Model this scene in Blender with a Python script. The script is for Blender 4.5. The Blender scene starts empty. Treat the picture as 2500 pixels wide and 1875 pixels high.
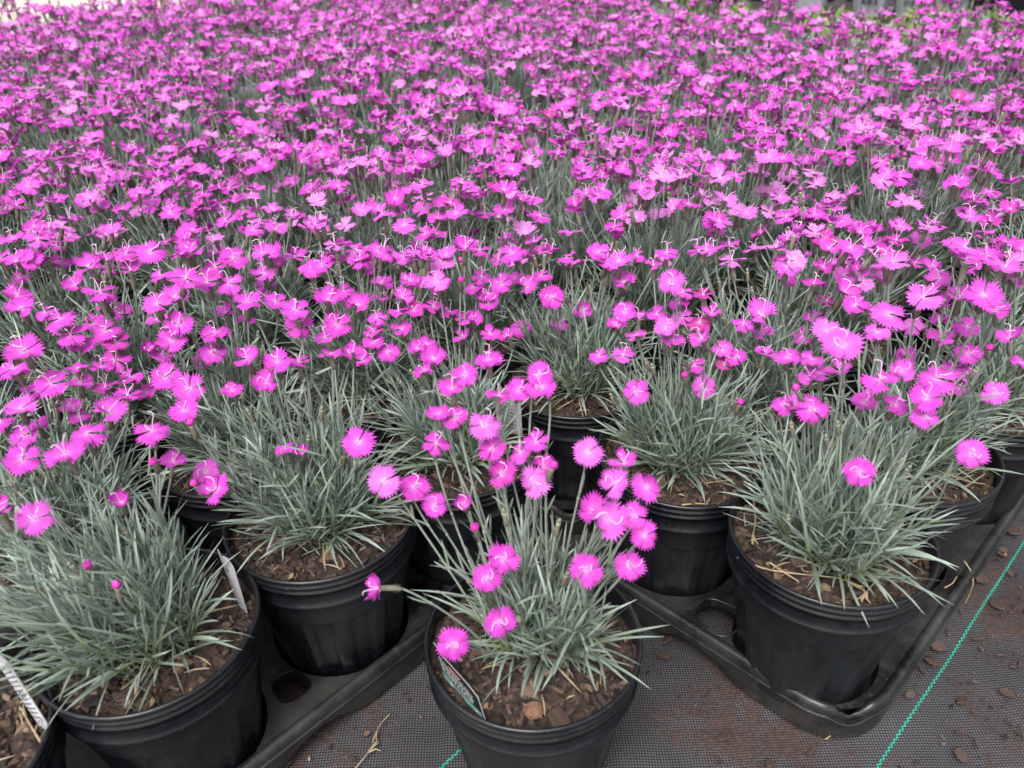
import bpy, math, random
import numpy as np
from mathutils import Vector, Matrix, Quaternion

C = bpy.context.scene.collection
rng = np.random.default_rng(7)
random.seed(7)
R2 = math.sqrt(0.5)

# ------------------------------------------------------------------ camera
F_PX, PITCH, ROLL, CAM_Z = 2039.59, 0.57591, -0.03268, 0.66386
cp, sp = math.cos(PITCH), math.sin(PITCH)
FW = np.array([0, cp, -sp]); _rt = np.array([1.0, 0, 0]); _up = np.cross(_rt, FW)
cr, sr = math.cos(ROLL), math.sin(ROLL)
RT, UP = cr * _rt + sr * _up, -sr * _rt + cr * _up
CAM = np.array([0, 0, CAM_Z])
cam_data = bpy.data.cameras.new("camera"); cam = bpy.data.objects.new("camera", cam_data); C.objects.link(cam)
m = Matrix.Identity(4)
for i in range(3):
    m[i][0], m[i][1], m[i][2], m[i][3] = RT[i], UP[i], -FW[i], CAM[i]
cam.matrix_world = m
cam_data.sensor_width = 36; cam_data.lens = F_PX / 2500 * 36
cam_data.clip_start = 0.02; cam_data.clip_end = 200
cam_data.dof.use_dof = True; cam_data.dof.focus_distance = 0.80; cam_data.dof.aperture_fstop = 7.5
bpy.context.scene.camera = cam

# ------------------------------------------------------------------ light
SUN_EL, SUN_AZ = 58, 200
world = bpy.data.worlds.new("World"); bpy.context.scene.world = world; world.use_nodes = True
wn = world.node_tree.nodes; wl = world.node_tree.links
sky = wn.new("ShaderNodeTexSky"); sky.sky_type = 'NISHITA'; sky.sun_disc = False
sky.sun_elevation = math.radians(SUN_EL); sky.sun_rotation = math.radians(SUN_AZ)
sky.dust_density = 6.0; sky.air_density = 1.0
hsv = wn.new("ShaderNodeHueSaturation"); hsv.inputs['Saturation'].default_value = 0.30   # an overcast, nearly grey sky
wl.new(sky.outputs[0], hsv.inputs['Color']); wl.new(hsv.outputs[0], wn['Background'].inputs[0])
wn['Background'].inputs[1].default_value = 0.15
sd = bpy.data.lights.new("sun", 'SUN'); sd.energy = 1.3; sd.angle = math.radians(22); sd.color = (1, 0.975, 0.94)
so = bpy.data.objects.new("sun", sd); C.objects.link(so)
el, az = math.radians(SUN_EL), math.radians(SUN_AZ)
sdir = Vector((math.sin(az) * math.cos(el), math.cos(az) * math.cos(el), math.sin(el)))
so.rotation_euler = sdir.to_track_quat('Z', 'Y').to_euler()
vs = bpy.context.scene.view_settings
vs.view_transform = 'Standard'; vs.look = 'None'; vs.exposure = 0.80; vs.gamma = 1; vs.use_curve_mapping = False
bpy.context.scene.cycles.max_bounces = 6
bpy.context.scene.cycles.transparent_max_bounces = 4

# ------------------------------------------------------------------ maths
def W(u, v): return ((u - v) * R2, (u + v) * R2)
def ray(x, y): return FW + RT * (x - 1250) / F_PX - UP * (y - 937.5) / F_PX
def proj(P):
    d = np.asarray(P) - CAM; z = d @ FW
    return 1250 + F_PX * (d @ RT) / z, 937.5 - F_PX * (d @ UP) / z, z
def at(x, y, z):
    d = ray(x, y); return CAM + d * (z - CAM_Z) / d[2]
def unit(v): v = np.asarray(v, float); return v / (np.linalg.norm(v) + 1e-12)
def snoise(x, y, s=0):
    a = np.sin(x * 1.0 + 1.7 * np.sin(y * .7 + s)) * np.cos(y * 1.1 + s * 2.1 + 1.3 * np.sin(x * .6))
    return a

# ------------------------------------------------------------------ materials
def mat(name):
    m_ = bpy.data.materials.new(name); m_.use_nodes = True
    nt = m_.node_tree; b = nt.nodes['Principled BSDF']
    return m_, nt, b
def N(nt, t, **k):
    n = nt.nodes.new(t)
    for a, v in k.items():
        if a.startswith('_'): setattr(n, a[1:], v)
        else: n.inputs[a.replace('_', ' ')].default_value = v
    return n
def ramp(nt, src, stops):
    r = nt.nodes.new('ShaderNodeValToRGB'); e = r.color_ramp.elements
    while len(e) < len(stops): e.new(0.5)
    for i, (p, c) in enumerate(stops):
        e[i].position = p; e[i].color = (*c, 1) if len(c) == 3 else c
    nt.links.new(src, r.inputs[0]); return r
def mix(nt, fac, a, b, mode='MIX'):
    n = nt.nodes.new('ShaderNodeMix'); n.data_type = 'RGBA'; n.blend_type = mode
    for s, v in ((n.inputs[0], fac), (n.inputs[6], a), (n.inputs[7], b)):
        if hasattr(v, 'is_output'): nt.links.new(v, s)
        elif isinstance(v, (int, float)): s.default_value = v
        else: s.default_value = (*v, 1)
    return n.outputs[2]
def math_n(nt, op, a, b=None, c=None):
    n = nt.nodes.new('ShaderNodeMath'); n.operation = op
    for i, v in enumerate((a, b, c)):
        if v is None: continue
        if hasattr(v, 'is_output'): nt.links.new(v, n.inputs[i])
        else: n.inputs[i].default_value = v
    return n.outputs[0]
def attr(nt, name):
    n = nt.nodes.new('ShaderNodeAttribute'); n.attribute_name = name; return n.outputs['Fac']
def bump(nt, b, h, strength=0.3, dist=0.001):
    n = nt.nodes.new('ShaderNodeBump'); n.inputs['Strength'].default_value = strength; n.inputs['Distance'].default_value = dist
    nt.links.new(h, n.inputs['Height']); nt.links.new(n.outputs[0], b.inputs['Normal']); return n
def objcoord(nt): return nt.nodes.new('ShaderNodeTexCoord').outputs['Object']
def noise(nt, vec, scale, detail=4, rough=0.6):
    n = nt.nodes.new('ShaderNodeTexNoise'); n.inputs['Scale'].default_value = scale
    n.inputs['Detail'].default_value = detail; n.inputs['Roughness'].default_value = rough
    if vec is not None: nt.links.new(vec, n.inputs['Vector'])
    return n.outputs['Fac']

def thin(nt, b, col, amount):
    """add light passing through a thin sheet"""
    t = nt.nodes.new('ShaderNodeBsdfTranslucent'); nt.links.new(col, t.inputs[0])
    mx = nt.nodes.new('ShaderNodeMixShader'); mx.inputs[0].default_value = amount
    nt.links.new(b.outputs[0], mx.inputs[1]); nt.links.new(t.outputs[0], mx.inputs[2])
    nt.links.new(mx.outputs[0], nt.nodes['Material Output'].inputs[0])

M = {}
# petals: object colour, white eye, fine radial veins held by attributes
m_, nt, b = mat('petal'); M['petal'] = m_
oi = nt.nodes.new('ShaderNodeObjectInfo')
rad = attr(nt, 'rad'); ang = attr(nt, 'ang')
eye = ramp(nt, rad, [(0.02, (.9, .9, .9)), (0.10, (.5, .5, .5)), (0.24, (.12, .12, .12)), (0.5, (0, 0, 0))])
vein = math_n(nt, 'SINE', math_n(nt, 'MULTIPLY', ang, 150.0))
veinm = math_n(nt, 'MULTIPLY', math_n(nt, 'MULTIPLY', math_n(nt, 'ADD', vein, 1.0), 0.5), 0.55)
nfl = noise(nt, objcoord(nt), 110, 3)
ocol = mix(nt, math_n(nt, 'MULTIPLY', ramp(nt, nfl, [(.35, (0, 0, 0)), (.7, (1, 1, 1))]).outputs[0], .38), oi.outputs['Color'], (.40, .014, .33))
c0 = mix(nt, veinm, ocol, (0.36, 0.008, 0.30))
n1 = noise(nt, objcoord(nt), 260, 2)
c1 = mix(nt, math_n(nt, 'MULTIPLY', n1, 0.10), c0, (0.99, 0.72, 0.96))
c2 = mix(nt, eye.outputs[0], c1, (0.85, 0.52, 0.80))
nt.links.new(c2, b.inputs['Base Color']); b.inputs['Roughness'].default_value = 0.65
b.inputs['Specular IOR Level'].default_value = 0.2
bump(nt, b, vein, 0.25, 0.0002)
thin(nt, b, c2, 0.20)
# leaves
m_, nt, b = mat('leaf'); M['leaf'] = m_
s_ = attr(nt, 'along'); r_ = attr(nt, 'rnd')
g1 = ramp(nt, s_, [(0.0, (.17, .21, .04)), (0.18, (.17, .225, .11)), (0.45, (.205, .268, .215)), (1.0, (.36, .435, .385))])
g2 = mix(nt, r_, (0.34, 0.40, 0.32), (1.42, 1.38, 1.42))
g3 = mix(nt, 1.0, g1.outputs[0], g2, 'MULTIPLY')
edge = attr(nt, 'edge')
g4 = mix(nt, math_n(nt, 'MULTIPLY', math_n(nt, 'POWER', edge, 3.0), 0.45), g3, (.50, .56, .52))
g5 = mix(nt, math_n(nt, 'MULTIPLY', noise(nt, objcoord(nt), 60, 3), 0.35), g4, (.10, .13, .09))
nt.links.new(g5, b.inputs['Base Color']); b.inputs['Roughness'].default_value = 0.5
b.inputs['Specular IOR Level'].default_value = 0.35
thin(nt, b, g5, 0.15)
# stems and calyces
m_, nt, b = mat('stem'); M['stem'] = m_
s_ = attr(nt, 'along'); oi = nt.nodes.new('ShaderNodeObjectInfo')
g1 = ramp(nt, s_, [(0.0, (.17, .20, .15)), (0.6, (.20, .235, .20)), (1.0, (.24, .275, .235))])
nt.links.new(g1.outputs[0], b.inputs['Base Color']); b.inputs['Roughness'].default_value = 0.55
m_, nt, b = mat('calyx'); M['calyx'] = m_
s_ = attr(nt, 'along'); oi = nt.nodes.new('ShaderNodeObjectInfo')
g1 = ramp(nt, s_, [(0.0, (.14, .12, .095)), (0.35, (.16, .165, .125)), (0.8, (.17, .19, .13)), (1.0, (.36, .37, .24))])
g2 = mix(nt, math_n(nt, 'MULTIPLY', oi.outputs['Random'], 0.6), g1.outputs[0], (.14, .085, .08))
nt.links.new(g2, b.inputs['Base Color']); b.inputs['Roughness'].default_value = 0.55
m_, nt, b = mat('style'); M['style'] = m_
b.inputs['Base Color'].default_value = (.80, .52, .74, 1); b.inputs['Roughness'].default_value = .4
m_, nt, b = mat('bud_tip'); M['bud'] = m_
cc = mix(nt, noise(nt, objcoord(nt), 500, 2), (.30, .008, .16), (.62, .05, .45)); nt.links.new(cc, b.inputs['Base Color'])
m_, nt, b = mat('dead_stalk'); M['straw'] = m_
cc = mix(nt, noise(nt, objcoord(nt), 90, 3), (.17, .115, .06), (.46, .37, .24)); nt.links.new(cc, b.inputs['Base Color'])
b.inputs['Roughness'].default_value = .7
# black plastic of pots, dusty and spattered
def plastic(name, base, dust, rough, dustcol=(.10, .10, .10), dscale=9):
    m_, nt, b = mat(name); M[name] = m_
    oc = objcoord(nt); oi = nt.nodes.new('ShaderNodeObjectInfo')
    ad = nt.nodes.new('ShaderNodeVectorMath'); ad.operation = 'ADD'; nt.links.new(oc, ad.inputs[0])
    cmb = nt.nodes.new('ShaderNodeCombineXYZ'); nt.links.new(math_n(nt, 'MULTIPLY', oi.outputs['Random'], 9.0), cmb.inputs[0]); nt.links.new(cmb.outputs[0], ad.inputs[1])
    v = ad.outputs[0]
    big = noise(nt, v, dscale, 6, .65); fine = noise(nt, v, 160, 3, .7)
    d1 = ramp(nt, big, [(0.42, (0, 0, 0)), (0.75, (1, 1, 1))])
    c1 = mix(nt, math_n(nt, 'MULTIPLY', d1.outputs[0], dust), base, dustcol)
    f1 = ramp(nt, fine, [(0.60, (0, 0, 0)), (0.74, (1, 1, 1))])
    c2 = mix(nt, math_n(nt, 'MULTIPLY', f1.outputs[0], dust * .7), c1, tuple(x * 1.3 for x in dustcol))
    vo = nt.nodes.new('ShaderNodeTexVoronoi'); vo.inputs['Scale'].default_value = 420; nt.links.new(v, vo.inputs['Vector'])
    sp_ = ramp(nt, vo.outputs['Distance'], [(0.10, (1, 1, 1)), (0.22, (0, 0, 0))])
    msk = ramp(nt, noise(nt, v, 14, 2), [(0.44, (0, 0, 0)), (0.62, (1, 1, 1))])
    spk = math_n(nt, 'MULTIPLY', sp_.outputs[0], msk.outputs[0])
    c3 = mix(nt, math_n(nt, 'MULTIPLY', spk, 0.75), c2, (.075, .078, .085))
    stz = nt.nodes.new('ShaderNodeMapping'); stz.inputs['Scale'].default_value = (22, 22, 260); nt.links.new(v, stz.inputs['Vector'])
    scf = ramp(nt, noise(nt, stz.outputs[0], 1.0, 5, .75), [(0.60, (0, 0, 0)), (0.72, (1, 1, 1))])
    c3 = mix(nt, math_n(nt, 'MULTIPLY', scf.outputs[0], dust * .6), c3, dustcol)
    run = nt.nodes.new('ShaderNodeMapping'); run.inputs['Scale'].default_value = (60, 60, 4); nt.links.new(v, run.inputs['Vector'])
    rn = ramp(nt, noise(nt, run.outputs[0], 1.0, 4, .7), [(0.55, (0, 0, 0)), (0.8, (1, 1, 1))])
    c3 = mix(nt, math_n(nt, 'MULTIPLY', rn.outputs[0], dust * .8), c3, tuple(x * .8 for x in dustcol))
    nt.links.new(c3, b.inputs['Base Color'])
    rr = math_n(nt, 'ADD', math_n(nt, 'MULTIPLY', big, 0.25), rough - .1); nt.links.new(rr, b.inputs['Roughness'])
    b.inputs['Specular IOR Level'].default_value = .45
    hh = math_n(nt, 'ADD', math_n(nt, 'MULTIPLY', fine, .5), math_n(nt, 'MULTIPLY', spk, .6))
    bump(nt, b, hh, 0.35, 0.0006)
plastic('pot_plastic', (.0040, .0044, .0068), .34, .27, (.060, .062, .068))
plastic('tray_plastic', (.0075, .0078, .0088), .80, .33, (.062, .060, .055), 16)
# potting soil and bark
m_, nt, b = mat('soil'); M['soil'] = m_
oc = objcoord(nt)
vo = nt.nodes.new('ShaderNodeTexVoronoi'); vo.inputs['Scale'].default_value = 190; nt.links.new(oc, vo.inputs['Vector'])
n1 = noise(nt, oc, 110, 5, .7)
cr1 = ramp(nt, n1, [(0.3, (.010, .006, .005)), (0.5, (.042, .024, .017)), (0.62, (.11, .068, .044)), (0.75, (.26, .18, .11))])
c2 = mix(nt, math_n(nt, 'MULTIPLY', ramp(nt, vo.outputs['Distance'], [(.25, (0, 0, 0)), (.7, (1, 1, 1))]).outputs[0], .7), cr1.outputs[0], (.012, .008, .006))
moss = ramp(nt, noise(nt, oc, 26, 3), [(0.60, (0, 0, 0)), (0.72, (1, 1, 1))])
c3 = mix(nt, math_n(nt, 'MULTIPLY', moss.outputs[0], .5), c2, (.075, .065, .018))
nt.links.new(c3, b.inputs['Base Color']); b.inputs['Roughness'].default_value = .85
bump(nt, b, n1, 0.9, 0.003)
m_, nt, b = mat('bark'); M['bark'] = m_
gi = nt.nodes.new('ShaderNodeNewGeometry')
br = ramp(nt, gi.outputs['Random Per Island'], [(0.0, (.007, .005, .004)), (0.35, (.032, .018, .013)), (0.75, (.105, .062, .048)), (0.92, (.15, .09, .065)), (1.0, (.34, .25, .16))])
nb = noise(nt, objcoord(nt), 170, 4)
c2 = mix(nt, nb, br.outputs[0], (.012, .008, .007)); c2 = mix(nt, .35, c2, br.outputs[0])
nt.links.new(c2, b.inputs['Base Color']); b.inputs['Roughness'].default_value = .75
bump(nt, b, nb, .8, .0015)
# woven ground cloth with green marker yarns
m_, nt, b = mat('ground_cloth'); M['ground'] = m_
uvn = nt.nodes.new('ShaderNodeUVMap'); uvn.uv_map = 'weave'
sep = nt.nodes.new('ShaderNodeSeparateXYZ'); nt.links.new(uvn.outputs[0], sep.inputs[0])
u_, v_ = sep.outputs[0], sep.outputs[1]
K = 2 * math.pi / 0.0036
su = math_n(nt, 'SINE', math_n(nt, 'MULTIPLY', u_, K)); sv = math_n(nt, 'SINE', math_n(nt, 'MULTIPLY', v_, K))
we = math_n(nt, 'MULTIPLY', su, sv)
we01 = math_n(nt, 'MULTIPLY_ADD', we, .5, .5)
cw = ramp(nt, we01, [(0.15, (.012, .012, .013)), (0.5, (.042, .040, .043)), (0.9, (.115, .110, .120))])
oc = objcoord(nt)
wear = ramp(nt, noise(nt, oc, 5.0, 4), [(0.35, (.60, .60, .60)), (0.65, (1.15, 1.15, 1.15))])
cw2 = mix(nt, 1.0, cw.outputs[0], wear.outputs[0], 'MULTIPLY')
dn = math_n(nt, 'ADD', math_n(nt, 'MULTIPLY', noise(nt, oc, 7.0, 7, .7), .75), math_n(nt, 'MULTIPLY', noise(nt, oc, 90, 4, .7), .30))
dn = math_n(nt, 'ADD', dn, math_n(nt, 'MULTIPLY', noise(nt, oc, 420, 2, .8), .16)); dm = ramp(nt, dn, [(0.605, (0, 0, 0)), (0.665, (1, 1, 1))])
dcol = ramp(nt, noise(nt, oc, 240, 4), [(0.3, (.018, .011, .009)), (0.7, (.085, .048, .036))])
# marker stripe
vs_ = math_n(nt, 'SUBTRACT', math_n(nt, 'MODULO', math_n(nt, 'ADD', v_, 0.2730 * 20 + 0.1365 - 0.079), 0.2730), 0.1365)
stm = math_n(nt, 'LESS_THAN', math_n(nt, 'ABSOLUTE', vs_), 0.0013)
Ks = math.pi / 0.0028
chk = math_n(nt, 'GREATER_THAN', math_n(nt, 'MULTIPLY', math_n(nt, 'SINE', math_n(nt, 'MULTIPLY', u_, Ks)), math_n(nt, 'SINE', math_n(nt, 'MULTIPLY', vs_, math.pi / 0.0017))), -0.25)
stc = mix(nt, chk, (.010, .040, .032), (.026, .27, .20))
cw3 = mix(nt, stm, cw2, stc)
far = math_n(nt, 'LESS_THAN', u_, 3.0)
dmf = math_n(nt, 'MULTIPLY', dm.outputs[0], .72)
dmf = math_n(nt, 'MULTIPLY', dmf, math_n(nt, 'SUBTRACT', 1.0, math_n(nt, 'MULTIPLY', stm, .75)))
cw4 = mix(nt, dmf, cw3, dcol.outputs[0])
nt.links.new(cw4, b.inputs['Base Color']); b.inputs['Roughness'].default_value = .55
b.inputs['Specular IOR Level'].default_value = .4
hh = math_n(nt, 'ADD', math_n(nt, 'MULTIPLY', we01, 1.0), math_n(nt, 'MULTIPLY', dm.outputs[0], .8))
bump(nt, b, hh, .6, .0008)
m_, nt, b = mat('pale_gravel'); M['gravel'] = m_
cc = ramp(nt, noise(nt, objcoord(nt), 60, 5, .7), [(0.3, (.36, .33, .26)), (0.7, (.62, .57, .46))])
nt.links.new(cc.outputs[0], b.inputs['Base Color']); b.inputs['Roughness'].default_value = .9
def flat(name, col, rough=.5, spec=.4):
    m_, nt, b = mat(name); M[name] = m_
    cc = mix(nt, math_n(nt, 'MULTIPLY', noise(nt, objcoord(nt), 40, 4), .25), col, tuple(x * .6 for x in col))
    nt.links.new(cc, b.inputs['Base Color']); b.inputs['Roughness'].default_value = rough; b.inputs['Specular IOR Level'].default_value = spec
flat('tag_white', (.34, .34, .36), .4); flat('tag_black', (.018, .022, .022), .25); flat('tag_teal', (.16, .36, .32), .3)
flat('tag_ink', (.03, .03, .035), .5); flat('tag_print', (.62, .64, .62), .4); flat('tag_pink', (.75, .25, .32), .4)
flat('white_plastic', (.30, .32, .34), .4)
m_, nt, b = mat('broad_leaf'); M['broad'] = m_
gi = nt.nodes.new('ShaderNodeNewGeometry')
br = ramp(nt, gi.outputs['Random Per Island'], [(0, (.05, .085, .02)), (.5, (.13, .20, .05)), (1, (.26, .34, .10))])
nt.links.new(br.outputs[0], b.inputs['Base Color']); thin(nt, b, br.outputs[0], .2)

# ------------------------------------------------------------------ mesh building
class MB:
    def __init__(s): s.v = []; s.f = []; s.mi = []; s.at = {}; s.n = 0
    def add(s, verts, faces, mi=0, **at):
        verts = np.asarray(verts, float).reshape(-1, 3); k = len(verts)
        faces = np.asarray(faces, int) + s.n if len(faces) else np.zeros((0, 4), int)
        s.v.append(verts); s.f.append(faces); s.mi.append(np.full(len(faces), mi))
        for a in set(s.at) | set(at):
            cur = s.at.setdefault(a, [np.zeros(s.n)] if s.n else [])
            val = at.get(a, 0.0); cur.append(np.broadcast_to(np.asarray(val, float), (k,)).copy())
        s.n += k
    def mesh(s, name, mats, smooth=True):
        me = bpy.data.meshes.new(name)
        V = np.concatenate(s.v).astype(np.float32)
        nl = [f.shape[1] for f in s.f if len(f)]
        F = [f for f in s.f if len(f)]
        tot = np.concatenate([np.full(len(f), f.shape[1], np.int32) for f in F])
        idx = np.concatenate([f.ravel() for f in F]).astype(np.int32)
        st = np.concatenate([[0], np.cumsum(tot)[:-1]]).astype(np.int32)
        me.vertices.add(len(V)); me.vertices.foreach_set('co', V.ravel())
        me.loops.add(len(idx)); me.loops.foreach_set('vertex_index', idx)
        me.polygons.add(len(tot)); me.polygons.foreach_set('loop_start', st); me.polygons.foreach_set('loop_total', tot)
        mi = np.concatenate([x for x, f in zip(s.mi, s.f) if len(f)]).astype(np.int32)
        me.polygons.foreach_set('material_index', mi)
        me.polygons.foreach_set('use_smooth', np.full(len(tot), smooth))
        for a, l in s.at.items():
            A = me.attributes.new(a, 'FLOAT', 'POINT'); A.data.foreach_set('value', np.concatenate(l).astype(np.float32))
        for x in mats: me.materials.append(x)
        me.update(calc_edges=True); me.validate()
        return me
def grid_faces(rows, cols, closed=False):
    r = np.arange(rows - 1)[:, None]; c = np.arange(cols if closed else cols - 1)[None, :]
    a = r * cols + c; b_ = r * cols + (c + 1) % cols
    return np.stack([a, b_, b_ + cols, a + cols], -1).reshape(-1, 4)
def tube_pts(path, radii, seg=6):
    path = np.asarray(path, float); n = len(path); radii = np.broadcast_to(radii, (n,))
    T = np.gradient(path, axis=0); T /= np.linalg.norm(T, axis=1)[:, None] + 1e-12
    ref = np.array([0.13, 0.91, 0.39]);
    if abs(T[0] @ ref) > .9: ref = np.array([1, 0, 0.])
    A = np.cross(T, ref); A /= np.linalg.norm(A, axis=1)[:, None] + 1e-12
    B = np.cross(T, A); th = np.linspace(0, 2 * np.pi, seg, endpoint=False)
    return (path[:, None] + radii[:, None, None] * (np.cos(th)[None, :, None] * A[:, None] + np.sin(th)[None, :, None] * B[:, None])).reshape(-1, 3)
def tube(mb, path, radii, seg=6, mi=0, **at):
    path = np.asarray(path); n = len(path)
    P = tube_pts(path, radii, seg)
    at2 = {k: (np.repeat(np.asarray(v), seg) if np.ndim(v) else v) for k, v in at.items()}
    mb.add(P, grid_faces(n, seg, True), mi, **at2)
def bez(p0, p1, p2, p3, n):
    t = np.linspace(0, 1, n)[:, None]
    return (1 - t) ** 3 * p0 + 3 * (1 - t) ** 2 * t * p1 + 3 * (1 - t) * t * t * p2 + t ** 3 * p3
def leaves(mb, P0, D, L, Wd, bend, K=5, mi=0, rnd=None, r=rng, side_j=.5, base_s=0.0):
    """N strap leaves: grooved strips of K segments. P0,D: (N,3)"""
    n = len(P0); s = np.linspace(0, 1, K + 1)
    D = D / (np.linalg.norm(D, axis=1)[:, None] + 1e-9)
    side = np.cross(D, np.array([0, 0, 1.0])) + r.normal(0, side_j, (n, 3)); side -= (side * D).sum(1)[:, None] * D
    side /= np.linalg.norm(side, axis=1)[:, None] + 1e-9
    nor = np.cross(side, D)
    bv = bend[:, None] if bend.ndim == 1 else bend
    if bend.ndim == 1: bv = np.stack([np.zeros(n), np.zeros(n), -bend], 1)
    sway = r.normal(0, .06, (n, 1)) * side
    c = P0[:, None] + L[:, None, None] * (D[:, None] * s[None, :, None] + (bv + sway)[:, None] * (s ** 2)[None, :, None])
    w = Wd[:, None] * np.interp(s, [0, .12, .45, .8, 1], [.65, .9, 1, .72, .06])[None]
    le = c + side[:, None] * w[..., None] + nor[:, None] * w[..., None] * .35
    ri = c - side[:, None] * w[..., None] + nor[:, None] * w[..., None] * .35
    V = np.stack([le, c, ri], 2).reshape(-1, 3)
    base = grid_faces(K + 1, 3); F = (base[None] + (np.arange(n) * (K + 1) * 3)[:, None, None]).reshape(-1, 4)
    if rnd is None: rnd = r.random(n)
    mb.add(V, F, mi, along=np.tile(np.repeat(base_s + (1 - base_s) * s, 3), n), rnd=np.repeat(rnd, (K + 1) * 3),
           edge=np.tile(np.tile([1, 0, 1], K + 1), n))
def obj(name, me, parent=None, loc=None, kind=None):
    o = bpy.data.objects.new(name, me); C.objects.link(o)
    if parent: o.parent = parent
    if loc is not None: o.location = loc
    if kind: o['kind'] = kind
    return o
def tag(o, label, cat, group=None, kind=None):
    o['label'] = label; o['category'] = cat
    if group: o['group'] = group
    if kind: o['kind'] = kind
    return o
def struct(name, me): o = obj(name, me); o['kind'] = 'structure'; return o

# ------------------------------------------------------------------ setting: ground
def build_ground():
    us = np.concatenate([np.linspace(-1.2, -.3, 12), np.arange(-.28, 1.1, .012), np.linspace(1.15, 6.5, 50)])
    vs2 = np.concatenate([np.linspace(-3.0, -.35, 24), np.arange(-.33, .75, .012), np.linspace(.8, 2.86, 24)])
    U, V = np.meshgrid(us, vs2, indexing='ij')
    Z = .0016 * np.maximum(0, snoise(U * 34 + V * 40, V * 70 - U * 25, 9)) ** 3 + .0022 * snoise(U * 22, V * 15, 1) + .0013 * snoise(U * 60, V * 45, 3) + .0025 * np.exp(-((V - .02 - .03 * np.sin(U * 9)) / .012) ** 2) * (U > .45) - .004
    DU = .0012 * np.sin(U * 9 + 1) + .0004 * np.sin(U * 31)
    X = (U - V) * R2; Y = (U + V) * R2
    mb = MB(); mb.add(np.stack([X, Y, Z], -1).reshape(-1, 3), grid_faces(len(us), len(vs2)))
    me = mb.mesh('ground_cloth', [M['ground']])
    uvl = me.uv_layers.new(name='weave')
    vi = np.zeros(len(me.loops), np.int32); me.loops.foreach_get('vertex_index', vi)
    uv = np.stack([U.ravel(), (V + DU).ravel()], -1)[vi]
    uvl.data.foreach_set('uv', uv.astype(np.float32).ravel())
    struct('ground_cloth', me)
    mb = MB(); s = 90
    mb.add([(-s, -s, -.012), (s, -s, -.012), (s, s, -.012), (-s, s, -.012)], [[0, 1, 2, 3]])
    g = struct('ground', mb.mesh('ground', [M['gravel']]))
build_ground()

# ------------------------------------------------------------------ pots
POT_H = 0.160; RIM = 0.0825
def pot_mesh():
    S = 144; th = np.linspace(0, 2 * np.pi, S, endpoint=False)
    H = POT_H
    prof = [(.0785, H - .020, 0), (.0790, H - .006, 0), (.0792, H - .0018, 0), (.0800, H - .0003, 0), (.0812, H + .0002, 0), (.0824, H - .0004, 0), (.0829, H - .0018, 0), (.0827, H - .0036, 0),
            (.0808, H - .0044, 0), (.0808, H - .0062, 0), (.0824, H - .0072, 0), (.0825, H - .0088, 0), (.0804, H - .0100, 0), (.0801, H - .0130, 0),
            (.0816, H - .0138, 0), (.0817, H - .0154, 0), (.0800, H - .0160, 0), (.0795, H - .0290, 0), (.0808, H - .0302, 0), (.0813, H - .0325, 0), (.0798, H - .0340, 0), (.0760, H - .0352, 0)]
    z0 = H - .0352
    for k in range(1, 27):
        t = k / 26; prof.append((.0760 - .0195 * t, z0 * (1 - t) + .002 * t, 1))
    prof += [(.0545, .0, 0), (.03, .0, 0), (.004, .0005, 0)]
    V = []
    for r, z, body in prof:
        rr = np.full(S, r)
        if body:
            w = (th * 12 / (2 * np.pi)) % 1; d = np.abs(w - .5) * 2            # 0 mid panel, 1 edge
            top = z0 - .006 - .010 * np.clip(d / .62, 0, 1) ** 4
            ins = np.clip((.62 - d) / .05, 0, 1) * np.clip((top - z) / .003, 0, 1) * np.clip((z - .006) / .004, 0, 1)
            rr = r - .0022 * ins
        V.append(np.stack([rr * np.cos(th), rr * np.sin(th), np.full(S, z)], -1))
    mb = MB(); mb.add(np.concatenate(V), grid_faces(len(prof), S, True))
    # inner wall
    pr = [(.0785, H - .020), (.0770, H - .033), (.0730, H - .06)]
    V = [np.stack([r * np.cos(th), r * np.sin(th), np.full(S, z)], -1) for r, z in pr]
    mb.add(np.concatenate(V), grid_faces(3, S, True)[:, ::-1])
    return mb.mesh('pot', [M['pot_plastic']])
def chips(mb, centers, size, r, flatz=.35, mi=0, spread=1.0):
    n = len(centers); seg = 7
    th = np.linspace(0, 2 * np.pi, seg, endpoint=False)
    for c, s in zip(centers, size):
        el = r.uniform(.22, .75); rr = r.uniform(.5, 1.25, seg)
        x = np.cos(th) * rr * s; y = np.sin(th) * rr * s * el; t = s * flatz * r.uniform(.3, 1)
        top = np.stack([x * .85, y * .85, np.full(seg, t) + r.normal(0, t * .15, seg)], -1); bot = np.stack([x, y, np.full(seg, -t * .4)], -1)
        P = np.concatenate([bot, top, [[0, 0, t * 1.15]]])
        q = Quaternion((0, 0, 1), r.uniform(0, 6.28)) @ Quaternion((1, 0, 0), r.normal(0, .45 * spread)) @ Quaternion((0, 1, 0), r.normal(0, .45 * spread))
        Rm = np.array((Quaternion((0, 0, 1), r.uniform(0, 6.28)) @ q).to_matrix())
        P = P @ Rm.T + c
        F4 = [[i, (i + 1) % seg, seg + (i + 1) % seg, seg + i] for i in range(seg)]
        F3 = [[seg + i, seg + (i + 1) % seg, 2 * seg, 2 * seg] for i in range(seg)]
        base = mb.n
        mb.add(P, F4, mi)
        mb.f.append(np.array([[seg + i + base, seg + (i + 1) % seg + base, 2 * seg + base] for i in range(seg)])); mb.mi.append(np.full(seg, mi))
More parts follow.
